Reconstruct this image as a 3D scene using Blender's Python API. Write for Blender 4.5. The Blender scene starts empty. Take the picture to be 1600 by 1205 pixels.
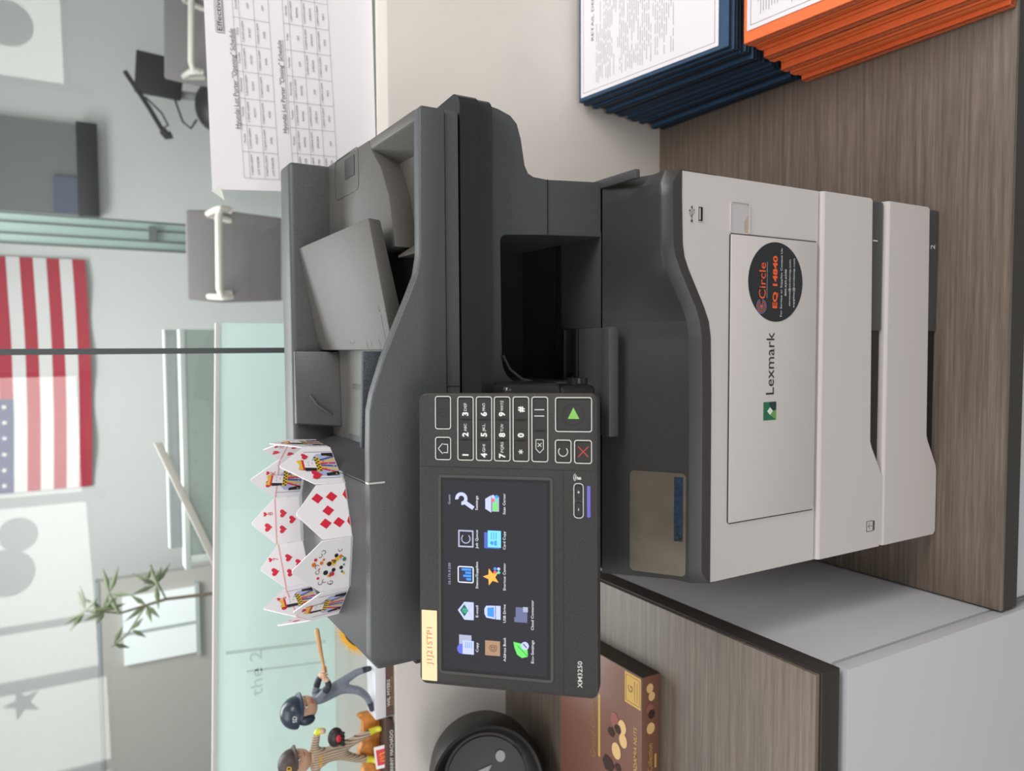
import bpy, bmesh, math, random
from mathutils import Vector, Matrix
random.seed(7)
SC = bpy.context.scene
COL = SC.collection
# ------------------------------------------------------------------ camera
cam_d = bpy.data.cameras.new('camera'); cam = bpy.data.objects.new('camera', cam_d); COL.objects.link(cam)
RT = Vector((0.99871812, 0.04071706, -0.03007042)); DN = Vector((-0.00519981, -0.50840179, -0.86110428)); FW = Vector((-0.05034949, 0.86015681, -0.50753836))
rot = Matrix((DN, RT, -FW)).transposed()           # the phone was held turned by a quarter
cam.matrix_world = Matrix.Translation((0, -0.5701672, 0.9681605)) @ rot.to_4x4()
cam_d.sensor_fit = 'HORIZONTAL'; cam_d.sensor_width = 36; cam_d.lens = 36*1180/1600
cam_d.clip_start = 0.02; cam_d.clip_end = 60
cam_d.dof.use_dof = True; cam_d.dof.focus_distance = 0.72; cam_d.dof.aperture_fstop = 7.5
SC.camera = cam
# ------------------------------------------------------------------ world, lights, exposure
w = bpy.data.worlds.new('world'); SC.world = w; w.use_nodes = True
bg = w.node_tree.nodes['Background']; bg.inputs[0].default_value = (0.93, 0.97, 1.0, 1); bg.inputs[1].default_value = 0.44
def area(name, loc, target, sx, sy, power, color=(1, 1, 1)):
    l = bpy.data.lights.new(name, 'AREA'); l.shape = 'RECTANGLE'; l.size = sx; l.size_y = sy; l.energy = power; l.color = color
    o = bpy.data.objects.new(name, l); COL.objects.link(o); o.location = loc
    o.rotation_euler = (Vector(target)-Vector(loc)).to_track_quat('-Z', 'Y').to_euler()
area('ceiling_lamp', (-0.75, 0.30, 1.98), (-0.75, 0.30, 0), 1.2, 0.6, 9, (1, 0.97, 0.93))
area('ceiling_lamp', (1.3, -0.5, 1.98), (1.3, -0.5, 0), 1.2, 0.6, 34, (1, 0.97, 0.93))
area('ceiling_lamp', (-1.0, -1.8, 1.98), (-1.0, -1.8, 0), 1.2, 0.6, 9, (1, 0.97, 0.93))
area('ceiling_lamp', (-0.3, 2.4, 1.98), (-0.3, 2.4, 0), 1.8, 1.2, 78, (0.97, 1, 0.99))
SC.view_settings.view_transform = 'Standard'; SC.view_settings.look = 'None'; SC.view_settings.gamma = 1
SC.view_settings.exposure = 0.0; SC.view_settings.use_curve_mapping = False

# ------------------------------------------------------------------ materials
def lin(c):
    return tuple(((v/255.0)/12.92 if v/255.0 <= 0.04045 else ((v/255.0+0.055)/1.055)**2.4) for v in c)
MATS = {}
def mat(name, rgb, rough=0.5, metal=0.0, emit=None, spec=0.5, grain=0.0, gscale=900, coat=0.0, bump=0.0, alpha=1.0):
    if name in MATS: return MATS[name]
    m = bpy.data.materials.new(name); m.use_nodes = True; nt = m.node_tree; b = nt.nodes['Principled BSDF']
    c = lin(rgb)+(1,)
    b.inputs['Base Color'].default_value = c; b.inputs['Roughness'].default_value = rough; b.inputs['Metallic'].default_value = metal
    b.inputs['Specular IOR Level'].default_value = spec; b.inputs['Coat Weight'].default_value = coat
    b.inputs['Alpha'].default_value = alpha
    if emit: b.inputs['Emission Color'].default_value = c; b.inputs['Emission Strength'].default_value = emit
    if grain or bump:
        tc = nt.nodes.new('ShaderNodeTexCoord'); n = nt.nodes.new('ShaderNodeTexNoise'); n.inputs['Scale'].default_value = gscale; n.inputs['Detail'].default_value = 3
        nt.links.new(tc.outputs['Object'], n.inputs['Vector'])
        if grain:
            r = nt.nodes.new('ShaderNodeValToRGB'); r.color_ramp.elements[0].position = 0.3; r.color_ramp.elements[1].position = 0.7
            r.color_ramp.elements[0].color = tuple(v*(1-grain) for v in c[:3])+(1,); r.color_ramp.elements[1].color = tuple(min(1, v*(1+grain)) for v in c[:3])+(1,)
            nt.links.new(n.outputs['Fac'], r.inputs['Fac']); nt.links.new(r.outputs['Color'], b.inputs['Base Color'])
        if bump:
            bp = nt.nodes.new('ShaderNodeBump'); bp.inputs['Strength'].default_value = bump; bp.inputs['Distance'].default_value = 0.0005
            nt.links.new(n.outputs['Fac'], bp.inputs['Height']); nt.links.new(bp.outputs['Normal'], b.inputs['Normal'])
    MATS[name] = m; return m
def wood_mat(name, a, b_, c_):
    m = bpy.data.materials.new(name); m.use_nodes = True; nt = m.node_tree; b = nt.nodes['Principled BSDF']
    tc = nt.nodes.new('ShaderNodeTexCoord'); mp = nt.nodes.new('ShaderNodeMapping'); mp.inputs['Scale'].default_value = (1.3, 55, 55)
    n = nt.nodes.new('ShaderNodeTexNoise'); n.inputs['Scale'].default_value = 3.0; n.inputs['Detail'].default_value = 7; n.inputs['Roughness'].default_value = 0.72
    nt.links.new(tc.outputs['Object'], mp.inputs['Vector']); nt.links.new(mp.outputs['Vector'], n.inputs['Vector'])
    r = nt.nodes.new('ShaderNodeValToRGB'); cr = r.color_ramp; cr.elements[0].position = 0.28; cr.elements[0].color = lin(a)+(1,)
    cr.elements[1].position = 0.75; cr.elements[1].color = lin(c_)+(1,); e = cr.elements.new(0.5); e.color = lin(b_)+(1,)
    nt.links.new(n.outputs['Fac'], r.inputs['Fac'])
    mp2 = nt.nodes.new('ShaderNodeMapping'); mp2.inputs['Scale'].default_value = (9, 260, 260)
    n2 = nt.nodes.new('ShaderNodeTexNoise'); n2.inputs['Scale'].default_value = 3.0; n2.inputs['Detail'].default_value = 3
    nt.links.new(tc.outputs['Object'], mp2.inputs['Vector']); nt.links.new(mp2.outputs['Vector'], n2.inputs['Vector'])
    mx = nt.nodes.new('ShaderNodeMixRGB'); mx.blend_type = 'OVERLAY'; mx.inputs['Fac'].default_value = 0.45
    nt.links.new(r.outputs['Color'], mx.inputs[1]); nt.links.new(n2.outputs['Fac'], mx.inputs[2])
    nt.links.new(mx.outputs['Color'], b.inputs['Base Color']); b.inputs['Roughness'].default_value = 0.42
    MATS[name] = m; return m
dark = mat('dark_plastic', (72, 72, 74), 0.42, grain=0.16, gscale=850, bump=0.5)
mid = mat('charcoal_plastic', (75, 76, 78), 0.45, grain=0.2, gscale=850, bump=0.5)
lite = mat('grey_plastic', (84, 81, 78), 0.5, grain=0.18, gscale=850, bump=0.5)
panelm = mat('panel_plastic', (41, 40, 38), 0.55, grain=0.35, gscale=900, bump=0.6)
gloss = mat('gloss_black_plastic', (36, 36, 38), 0.22)
blk = mat('black_plastic', (20, 20, 21), 0.5)
cover = mat('cover_plastic', (53, 52, 51), 0.38, grain=0.1, gscale=850, bump=0.2)
white = mat('warm_white_plastic', (200, 193, 192), 0.45, grain=0.02, gscale=700, bump=0.1)
white2 = mat('pale_grey_plastic', (200, 197, 197), 0.45)
line = mat('seam_line', (60, 58, 58), 0.6)
ringm = mat('silver_print', (205, 203, 198), 0.4)
btn = mat('button_rubber', (40, 39, 38), 0.5)
txtw = mat('white_print', (225, 225, 222), 0.5)
wood = wood_mat('walnut_laminate', (76, 66, 58), (104, 92, 82), (132, 116, 102))
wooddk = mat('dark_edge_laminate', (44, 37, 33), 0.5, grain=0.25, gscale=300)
cabm = mat('cabinet_white', (190, 190, 195), 0.4)
wallm = mat('wall_paint', (214, 208, 202), 0.8, grain=0.03, gscale=8)
papr = mat('paper', (236, 232, 238), 0.7)
ink = mat('ink', (70, 68, 74), 0.7)

# ------------------------------------------------------------------ mesh builder
class Frame:
    def __init__(s, o, ux, uy):
        s.o = Vector(o); s.ux = Vector(ux).normalized(); uy = Vector(uy); s.uy = (uy-uy.dot(s.ux)*s.ux).normalized(); s.n = s.ux.cross(s.uy)
    def p(s, a, b, h=0): return s.o+a*s.ux+b*s.uy+h*s.n
def rrpts(x0, x1, y0, y1, r, k=5):
    r = min(r, (x1-x0)/2, (y1-y0)/2); out = []
    for cx, cy, a0 in ((x1-r, y1-r, 0), (x0+r, y1-r, 90), (x0+r, y0+r, 180), (x1-r, y0+r, 270)):
        for i in range(k+1):
            a = math.radians(a0+90*i/k); out.append((cx+r*math.cos(a), cy+r*math.sin(a)))
    return out
class MB:
    def __init__(s): s.v = []; s.f = []; s.m = []; s.mats = []
    def mi(s, m):
        if m not in s.mats: s.mats.append(m)
        return s.mats.index(m)
    def add(s, verts, faces, m):
        k = len(s.v); i = s.mi(m); s.v += [Vector(v) for v in verts]; s.f += [tuple(k+j for j in f) for f in faces]; s.m += [i]*len(faces); return s
    def add_bm(s, bm, m):
        bm.verts.index_update(); s.add([v.co.copy() for v in bm.verts], [[v.index for v in f.verts] for f in bm.faces], m); bm.free(); return s
    def prism(s, pts, vec, m, bevel=0, seg=2):
        bm = bmesh.new(); vec = Vector(vec); a = [bm.verts.new(Vector(p)) for p in pts]; b = [bm.verts.new(Vector(p)+vec) for p in pts]; n = len(pts)
        bm.faces.new(a); bm.faces.new(list(reversed(b)))
        for i in range(n): bm.faces.new((a[(i+1) % n], a[i], b[i], b[(i+1) % n]))
        bmesh.ops.recalc_face_normals(bm, faces=bm.faces[:])
        if bevel: bmesh.ops.bevel(bm, geom=bm.edges[:], offset=bevel, segments=seg, profile=0.5, affect='EDGES', clamp_overlap=True)
        return s.add_bm(bm, m)
    def hexa(s, b4, t4, m, bevel=0, seg=2):
        bm = bmesh.new(); a = [bm.verts.new(Vector(p)) for p in b4]; b = [bm.verts.new(Vector(p)) for p in t4]
        bm.faces.new(a); bm.faces.new(b)
        for i in range(4): bm.faces.new((a[(i+1) % 4], a[i], b[i], b[(i+1) % 4]))
        bmesh.ops.recalc_face_normals(bm, faces=bm.faces[:])
        if bevel: bmesh.ops.bevel(bm, geom=bm.edges[:], offset=bevel, segments=seg, profile=0.5, affect='EDGES', clamp_overlap=True)
        return s.add_bm(bm, m)
    def box(s, x0, x1, y0, y1, z0, z1, m, bevel=0, seg=2):
        return s.prism([(x0, y0, z0), (x1, y0, z0), (x1, y1, z0), (x0, y1, z0)], (0, 0, z1-z0), m, bevel, seg)
    def xz(s, pts, y0, y1, m, bevel=0, seg=2): return s.prism([(x, y0, z) for x, z in pts], (0, y1-y0, 0), m, bevel, seg)
    def yz(s, pts, x0, x1, m, bevel=0, seg=2): return s.prism([(x0, y, z) for y, z in pts], (x1-x0, 0, 0), m, bevel, seg)
    def xy(s, pts, z0, z1, m, bevel=0, seg=2): return s.prism([(x, y, z0) for x, y in pts], (0, 0, z1-z0), m, bevel, seg)
    def plate(s, F, x0, x1, y0, y1, r, h0, h1, m, bevel=0): return s.prism([F.p(a, b, h0) for a, b in rrpts(x0, x1, y0, y1, r)], F.n*(h1-h0), m, bevel)
    def fpoly(s, F, pts, h0, h1, m): return s.prism([F.p(a, b, h0) for a, b in pts], F.n*(h1-h0), m)
    def ring(s, F, x0, x1, y0, y1, r, t, h0, h1, m):
        o = rrpts(x0, x1, y0, y1, r); i = rrpts(x0+t, x1-t, y0+t, y1-t, max(r-t, 0.0001)); n = len(o)
        vs = [F.p(a, b, h1) for a, b in o]+[F.p(a, b, h1) for a, b in i]+[F.p(a, b, h0) for a, b in o]+[F.p(a, b, h0) for a, b in i]
        fs = []
        for k in range(n):
            j = (k+1) % n; fs += [(k, j, n+j, n+k), (2*n+j, 2*n+k, 3*n+k, 3*n+j), (j, k, 2*n+k, 2*n+j), (n+k, n+j, 3*n+j, 3*n+k)]
        return s.add(vs, fs, m)
    def arc(s, F, cx, cy, r, t, a0, a1, h, m, n=20):
        vs = []; fs = []
        for i in range(n+1):
            a = math.radians(a0+(a1-a0)*i/n)
            vs += [F.p(cx+r*math.cos(a), cy+r*math.sin(a), h), F.p(cx+(r-t)*math.cos(a), cy+(r-t)*math.sin(a), h)]
            if i: k = 2*i; fs.append((k-2, k, k+1, k-1))
        return s.add(vs, fs, m)
    def disc(s, F, cx, cy, r, h0, h1, m, n=28, ry=None):
        ry = ry or r; return s.prism([F.p(cx+r*math.cos(2*math.pi*i/n), cy+ry*math.sin(2*math.pi*i/n), h0) for i in range(n)], F.n*(h1-h0), m)
    def quad(s, pts, m): return s.add(pts, [tuple(range(len(pts)))], m)
    def line2(s, F, a, b, t, h, m):
        a = Vector(a); b = Vector(b); d = (b-a).normalized(); n = Vector((-d.y, d.x))*t/2
        return s.quad([F.p(*(a+n), h), F.p(*(a-n), h), F.p(*(b-n), h), F.p(*(b+n), h)], m)
    def tube(s, pts, r, m, n=10, cap=True):
        pts = [Vector(p) for p in pts]; rs = r if isinstance(r, (list, tuple)) else [r]*len(pts); vs = []; fs = []; up = None
        for i, p in enumerate(pts):
            d = (pts[min(i+1, len(pts)-1)]-pts[max(i-1, 0)]).normalized()
            if up is None: up = d.orthogonal().normalized()
            up = (up-up.dot(d)*d).normalized(); q = d.cross(up)
            for k in range(n): a = 2*math.pi*k/n; vs.append(p+rs[i]*(math.cos(a)*up+math.sin(a)*q))
            if i:
                for k in range(n): b = (i-1)*n; fs.append((b+k, b+(k+1) % n, b+n+(k+1) % n, b+n+k))
        if cap: fs += [tuple(reversed(range(n))), tuple(range(len(vs)-n, len(vs)))]
        return s.add(vs, fs, m)
    def lathe(s, prof, F, m, n=40, rf=None):       # prof: (radius, height along F.n)
        vs = []; fs = []
        for j, (r, h) in enumerate(prof):
            for k in range(n):
                a = 2*math.pi*k/n; rr, hh = (r, h) if not rf else rf(r, h, a)
                vs.append(F.p(rr*math.cos(a), rr*math.sin(a), hh))
            if j:
                for k in range(n): b = (j-1)*n; fs.append((b+k, b+(k+1) % n, b+n+(k+1) % n, b+n+k))
        if prof[0][0] > 1e-6: fs.append(tuple(reversed(range(n))))
        if prof[-1][0] > 1e-6: fs.append(tuple(range(len(vs)-n, len(vs))))
        return s.add(vs, fs, m)
    def ball(s, c, r, m, n=20, k=12, cut=None, M=None):
        c = Vector(c); r = Vector(r if isinstance(r, (tuple, list)) else (r, r, r)); vs = []; fs = []
        for j in range(k+1):
            t = math.pi*j/k
            if cut: t = cut[0]+(cut[1]-cut[0])*j/k
            for i in range(n):
                a = 2*math.pi*i/n; v = Vector((r.x*math.sin(t)*math.cos(a), r.y*math.sin(t)*math.sin(a), r.z*math.cos(t)))
                vs.append(c+(M @ v if M else v))
            if j:
                for i in range(n): b = (j-1)*n; fs.append((b+i, b+n+i, b+n+(i+1) % n, b+(i+1) % n))
        return s.add(vs, fs, m)
    def text(s, body, F, cx, cy, capw, caph, h, m, align='CENTER', bold=0.0, vert=False):
        cu = bpy.data.curves.new('t', 'FONT'); cu.body = body; cu.size = 1; cu.offset = bold; cu.resolution_u = 2
        o = bpy.data.objects.new('t', cu); COL.objects.link(o); dg = bpy.context.evaluated_depsgraph_get(); me = o.evaluated_get(dg).to_mesh()
        vs = [v.co.copy() for v in me.vertices]; fs = [tuple(p.vertices) for p in me.polygons]
        o.evaluated_get(dg).to_mesh_clear(); bpy.data.objects.remove(o); bpy.data.curves.remove(cu)
        if not vs: return s
        x0 = min(v.x for v in vs); x1 = max(v.x for v in vs); sc = caph/0.70; sx = capw/(x1-x0) if capw else sc
        dx = {'CENTER': -(x0+x1)/2, 'LEFT': -x0, 'RIGHT': -x1}[align]
        return s.add([F.p(cx+(v.x+dx)*sx, cy+(v.y-0.35)*sc, h) for v in vs], fs, m)
    def build(s, name, parent=None, label=None, cat=None, group=None, kind=None, sharp=35, root=None):
        org = Vector(root if root is not None else ((parent['_o'] if parent and '_o' in parent else (0, 0, 0))))
        me = bpy.data.meshes.new(name); me.from_pydata([v-org for v in s.v], [], s.f)
        for m in s.mats: me.materials.append(m)
        me.polygons.foreach_set('material_index', s.m); me.polygons.foreach_set('use_smooth', [True]*len(s.f)); me.update()
        me.set_sharp_from_angle(angle=math.radians(sharp))
        o = bpy.data.objects.new(name, me); COL.objects.link(o); o['_o'] = tuple(org)
        if parent: o.parent = parent
        else: o.location = org
        tag(o, label, cat, group, kind); return o
def tag(o, label=None, cat=None, group=None, kind=None):
    if label: o['label'] = label
    if cat: o['category'] = cat
    if group: o['group'] = group
    if kind: o['kind'] = kind
def thing(name, loc, label, cat, group=None):
    o = bpy.data.objects.new(name, None); COL.objects.link(o); o.location = loc; o.empty_display_size = 0.02; o['_o'] = tuple(loc); tag(o, label, cat, group); return o
def xzframe(x, y, z): return Frame((x, y, z), (1, 0, 0), (0, 0, 1))     # a vertical face looking towards -Y
# ================================================================== THE SETTING
FLOOR = -0.74; CT = -0.015      # floor and right-hand worktop heights
m = MB(); m.box(-4, 4, -3.6, 4.3, FLOOR-0.05, FLOOR, mat('floor_tile', (168, 170, 168), 0.35, grain=0.05, gscale=3)); m.build('floor', kind='structure')
m = MB(); m.box(-4, 4, 0.54, 0.92, FLOOR, 0.532, wallm, 0.003); m.build('wall_low_partition', kind='structure')
farwall = mat('far_wall_paint', (214, 214, 212), 0.8)
m = MB(); m.box(-4, 4, 4.25, 4.35, FLOOR, 2.0, farwall); m.build('wall_far', kind='structure')
m = MB(); m.box(-4.1, -4, -3.6, 4.35, FLOOR, 2.0, farwall); m.build('wall_left', kind='structure')
m = MB(); m.box(4, 4.1, -3.6, 4.35, FLOOR, 2.0, farwall); m.build('wall_right', kind='structure')
# glass screen on top of the low wall: two panes and the dark joint between them
def glass_mat():
    g = bpy.data.materials.new('clear_glass'); g.use_nodes = True; nt = g.node_tree; nt.nodes.clear()
    out = nt.nodes.new('ShaderNodeOutputMaterial'); mix = nt.nodes.new('ShaderNodeMixShader'); tr = nt.nodes.new('ShaderNodeBsdfTransparent'); gl = nt.nodes.new('ShaderNodeBsdfGlossy'); fr = nt.nodes.new('ShaderNodeFresnel')
    tr.inputs['Color'].default_value = (0.97, 0.988, 0.984, 1); gl.inputs['Roughness'].default_value = 0.0; geo = nt.nodes.new('ShaderNodeNewGeometry'); mr = nt.nodes.new('ShaderNodeMapRange'); mr.inputs['To Min'].default_value = 1.5; mr.inputs['To Max'].default_value = 1/1.5; nt.links.new(geo.outputs['Backfacing'], mr.inputs['Value']); nt.links.new(mr.outputs['Result'], fr.inputs['IOR'])
    nt.links.new(fr.outputs[0], mix.inputs[0]); nt.links.new(tr.outputs[0], mix.inputs[1]); nt.links.new(gl.outputs[0], mix.inputs[2]); nt.links.new(mix.outputs[0], out.inputs['Surface']); return g
glass = glass_mat(); gedge = mat('green_glass_edge', (150, 164, 152), 0.3)
for i, (x0, x1) in enumerate(((-4, -0.0065), (0.0015, 4))):
    m = MB(); m.quad([(x0, 0.5875, 0.5335), (x1, 0.5875, 0.5335), (x1, 0.5875, 2.0), (x0, 0.5875, 2.0)], glass)
    m.quad([(x1, 0.5975, 0.5335), (x0, 0.5975, 0.5335), (x0, 0.5975, 2.0), (x1, 0.5975, 2.0)], glass)
    m.quad([(x0, 0.5875, 0.5335), (x0, 0.5975, 0.5335), (x1, 0.5975, 0.5335), (x1, 0.5875, 0.5335)], gedge)
    m.quad([(x0, 0.5974, 0.5335), (x1, 0.5974, 0.5335), (x1, 0.5974, 0.5415), (x0, 0.5974, 0.5415)], gedge)
    m.build('window_%d' % (i+1), kind='structure')
m = MB(); m.box(-0.0065, 0.0015, 0.585, 0.60, 0.5335, 2.0, mat('joint_seal', (78, 82, 86), 0.5)); m.build('trim_1', kind='structure')
# street side: daylight windows behind the person, seen mirrored in the glass screen
day = bpy.data.materials.new('daylight'); day.use_nodes = True; nt = day.node_tree; nt.nodes.clear()
e = nt.nodes.new('ShaderNodeEmission'); e.inputs[0].default_value = (1, 0.985, 0.93, 1); e.inputs[1].default_value = 5.0
nt.links.new(e.outputs[0], nt.nodes.new('ShaderNodeOutputMaterial').inputs['Surface'])
mull = mat('window_frame_paint', (120, 122, 124), 0.5)
WY = -3.5
def yback(pts, y=WY): return [(x, y, z) for x, z in pts]
panes = [(-3.4, -2.62, 1.02, 1.95, 0.79, 0.80), (-2.56, -2.02, 0.99, 1.95, 0.80, 0.81), (-1.95, -1.66, 0.96, 1.95, 0.85, 0.86), (-1.62, -0.92, 0.96, 1.95, 0.86, 0.89), (-0.86, -0.16, 0.96, 1.95, 0.91, 0.92), (1.56, 2.5, 0.97, 1.95, 0.93, 0.94)]
wn = 3
for x0, x1, _, z1, za, zb in panes:
    m = MB(); m.quad([(x1, WY, zb), (x0, WY, za), (x0, WY, z1), (x1, WY, z1)], day); fr_ = 0.03
    m.box(x0-fr_, x0, WY-0.02, WY+0.03, 0.78, z1+fr_, mull); m.box(x1, x1+fr_, WY-0.02, WY+0.03, 0.78, z1+fr_, mull); m.box(x0-fr_, x1+fr_, WY-0.02, WY+0.03, z1, z1+fr_, mull)
    m.xz([(x0, za-0.03), (x1, zb-0.03), (x1, zb), (x0, za)], WY-0.02, WY+0.03, mull)
    m.build('window_%d' % wn, kind='structure'); wn += 1
m = MB(); m.box(-4, 4, WY-0.12, WY-0.03, FLOOR, 2.0, farwall); m.build('wall_back', kind='structure')
# window decals
dec = mat('decal_grey', (120, 118, 112), 0.8); decr = mat('decal_red', (150, 70, 62), 0.8)
Fb = Frame((0, WY+0.012, 0), (-1, 0, 0), (0, 0, 1))
def star(F, cx, cy, r, h, mt, m, k=0.40, rot=0):
    m.quad([F.p(cx+(r if i % 2 == 0 else r*k)*math.sin(math.pi*i/5+rot), cy+(r if i % 2 == 0 else r*k)*math.cos(math.pi*i/5+rot), h) for i in range(10)], mt)
m = MB(); star(Fb, 2.09, 1.25, 0.105, 0, dec, m); m.build('star_decal', label='grey five-pointed star stuck on a bright street window, mirrored in glass', cat='sticker', root=(-2.09, WY, 1.25))
for x, z, r, lb in ((-1.08, 1.24, 0.10, 'round red and grey decal on bright window, near the top left of the mirrored panes'), (-1.30, 1.30, 0.14, 'larger plain grey round decal beside the red one on mirrored window'), (1.86, 1.20, 0.13, 'reddish round decal on the rightmost mirrored window')):
    m = MB(); m.disc(Fb, -x, z, r, 0, 0.003, dec); m.disc(Fb, -x, z-0.02, r*0.7, 0.003, 0.004, decr if r != 0.14 else dec)
    m.build('round_decal', label=lb, cat='sticker', root=(x, WY, z))

# ------------------------------------------------------------------ worktops and cabinets
t = thing('worktop', (0.4, 0.2, CT), 'brown walnut worktop on which the large printer stands, right of the tall cabinet', 'worktop')
m = MB(); m.box(-0.3285, 2.2, -0.0872, 0.54, CT-0.006, CT, wood, 0.001); m.build('top_surface', t)
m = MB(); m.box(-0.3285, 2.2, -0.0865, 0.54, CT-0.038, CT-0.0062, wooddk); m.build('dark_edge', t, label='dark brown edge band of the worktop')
t = thing('base_cabinet', (0.4, 0.2, FLOOR), 'white cabinet fronts below the printer worktop, at the far right edge of photo', 'cabinet')
m = MB(); m.box(-0.326, 2.2, -0.055, 0.53, FLOOR, CT-0.039, cabm); m.build('body', t)
for i in range(4):
    m = MB(); m.box(-0.325+0.6*i, 0.269+0.6*i, -0.076, -0.057, FLOOR+0.08, CT-0.047, cabm, 0.001); m.build('door', t)
t = thing('tall_cabinet', (-0.9, 0.2, FLOOR), 'tall pale grey cabinet left of the printer, its side face towards the printer', 'cabinet')
m = MB(); m.box(-1.6, -0.331, -0.0715, 0.535, FLOOR, 0.2955, cabm, 0.0008); m.build('body', t)
m = MB()
for x0, x1 in ((-0.78, -0.3315), (-1.24, -0.784)):
    m = MB(); m.box(x0, x1, -0.0925, -0.0745, FLOOR+0.08, 0.288, cabm, 0.0012); m.build('door', t)
t = thing('cabinet_top', (-0.9, 0.2, 0.33), 'thick walnut top with dark edges on tall grey cabinet, under the chocolate box', 'worktop')
m = MB(); m.box(-1.6, -0.330, -0.0860, 0.539, 0.324, 0.330, wood, 0.0008); m.build('top_surface', t)
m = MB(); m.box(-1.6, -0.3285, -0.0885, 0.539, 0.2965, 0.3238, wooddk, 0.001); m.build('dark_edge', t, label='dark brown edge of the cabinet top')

# ================================================================== THE PRINTER
PR = thing('multifunction_printer', (-0.035, 0.2, CT), 'large office multifunction printer, charcoal top and warm white lower front with two paper trays', 'printer')
BX0, BX1 = -0.2485, 0.1755
# paper trays: white fronts with a stepped lower edge over a dark base
for k, (zb, zt, num) in enumerate(((-0.013, 0.1015, '2'), (0.1045, 0.2235, '1'))):
    m = MB(); y0 = -0.004
    zl = zb if k == 0 else zb-0.0005; zr = zb+0.024
    def rr(zt_): return zt_
    front = [(BX0, zl+0.004), (BX0+0.004, zl), (-0.164, zl), (-0.157, zl+0.002), (-0.124, zr-0.003), (-0.116, zr), (BX1-0.002, zr+0.004), (BX1, zr+0.008), (BX1, zt-0.004), (BX0, zt-0.004)]
    m.xz(front, y0, 0.30, white, 0.0)
    m2 = MB()
    # rounded top lip
    prof = [(y0+0.0, zt-0.005), (y0+0.0005, zt-0.0025), (y0+0.0025, zt-0.0004), (y0+0.006, zt), (0.06, zt), (0.06, zt-0.005)]
    m.yz(prof, BX0, BX1, white, 0)
    tr = m.build('tray_front', PR, label='white front of the %s paper tray with a handle recess below' % ('lower' if k == 0 else 'upper'))
    m = MB(); m.box(BX0+0.006, BX1-0.004, 0.004, 0.33, zb-0.0015 if k else zb-0.002, zr+0.01, blk); m.box(0.018, BX1-0.001, 0.0005, 0.05, zb-0.001, zr+0.012, dark, 0.002)
    F = xzframe(0, 0.0001, 0); m.text(num, F, 0.1268, zb+0.0125+(0.003 if k else 0), None, 0.0095, 0.0002, txtw, bold=0.0)
    m.build('tray_base', PR, label='dark strip under a paper tray, with the number %s' % num)
# rounded right-hand corner strips are part of the main body
m = MB(); F = xzframe(0, 0, 0)
def zcov(x):       # lower edge of the dark cover across the front
    for (xa, za), (xb, zb) in zip(CE, CE[1:]):
        if xa <= x <= xb: return za+(zb-za)*(x-xa)/(xb-xa)
    return CE[-1][1]
CE = [(BX0, 0.391), (-0.05, 0.3915), (0.010, 0.393), (0.026, 0.396), (0.040, 0.4025), (0.078, 0.4245), (0.090, 0.430), (0.103, 0.4325), (0.150, 0.434), (BX1, 0.434)]
m.xz([(BX0, 0.2255), (BX1, 0.2255)]+[(x, z) for x, z in reversed(CE)], 0.0, 0.36, white, 0)
m.build('body_shell', PR)
# toner door panel with its seams, latch hollow and logo
DF = xzframe(0, -0.0002, 0)
m = MB(); D0, D1, Z0, Z1 = -0.1885, 0.1175, 0.2285, 0.366
m.box(D0, D1, -0.0022, 0.001, Z0, Z1, white, 0.0014)
dr = m.build('toner_door', PR)
m = MB(); t_ = 0.0011
m.plate(DF, D0-t_, D1+t_, Z0-0.001, Z1+t_, 0.004, 0.0, 0.0008, line); m.build('door_gap', PR)
DF2 = xzframe(0, -0.00225, 0)
m = MB(); m.disc(DF2, 0.0698, 0.2975, 0.0432, 0, 0.0004, mat('sticker_black', (30, 31, 36), 0.35), 56)
org = mat('sticker_orange', (240, 96, 44), 0.5); wb = mat('sticker_blue', (120, 130, 180), 0.5)
h = 0.0006
for r, mt in ((0.0078, wb), (0.0058, org), (0.0036, wb)): m.arc(DF2, 0.0430, 0.3205, r, 0.0009, 20, 350, h, mt)
m.disc(DF2, 0.0430, 0.3205, 0.0017, h, h+0.0001, org)
m.text('Circle', DF2, 0.0705, 0.3195, 0.039, 0.0105, h, org); m.line2(DF2, (0.052, 0.3120), (0.091, 0.3120), 0.0003, h, txtw)
m.text('EQ 14840', DF2, 0.0698, 0.2995, 0.057, 0.0068, h, org, bold=0.035)
for s_, y_, w_ in (('For Service or Supplies Contact Us:', 0.2895, 0.075), ('800.430.6508', 0.2825, 0.029), ('service@circlemsp.com', 0.2760, 0.051), ('supplies@circlemsp.com', 0.2692, 0.054)):
    m.text(s_, DF2, 0.0698, y_, w_, 0.0030, h, txtw)
m.build('service_sticker', dr, label='round black sticker with orange and white lettering')
m = MB(); m.text('Lexmark', DF2, -0.0190, 0.3055, 0.068, 0.0128, 0.0004, mat('logo_black', (38, 36, 38), 0.5))
g1 = mat('logo_green', (28, 104, 72), 0.5); g2 = mat('logo_dark', (20, 48, 44), 0.5); g3 = mat('logo_lime', (104, 150, 76), 0.5)
cx, cy, a_ = -0.0712, 0.3050, 0.0100
m.plate(DF2, cx-a_, cx+a_, cy-a_, cy+a_, 0.0003, 0, 0.0003, g1)
m.fpoly(DF2, [(cx+a_, cy+a_*0.1), (cx+a_, cy-a_), (cx+a_*0.1, cy-a_), (cx, cy-0.003), (cx+0.004, cy)], 0.0003, 0.0005, g2)
m.fpoly(DF2, [(cx-a_, cy-a_), (cx+a_*0.1, cy-a_), (cx, cy-0.003), (cx-0.004, cy)], 0.0003, 0.0005, g3)
m.fpoly(DF2, [(cx, cy+0.0045), (cx+0.0042, cy), (cx, cy-0.0045), (cx-0.0042, cy)], 0.0005, 0.0007, txtw)
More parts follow.
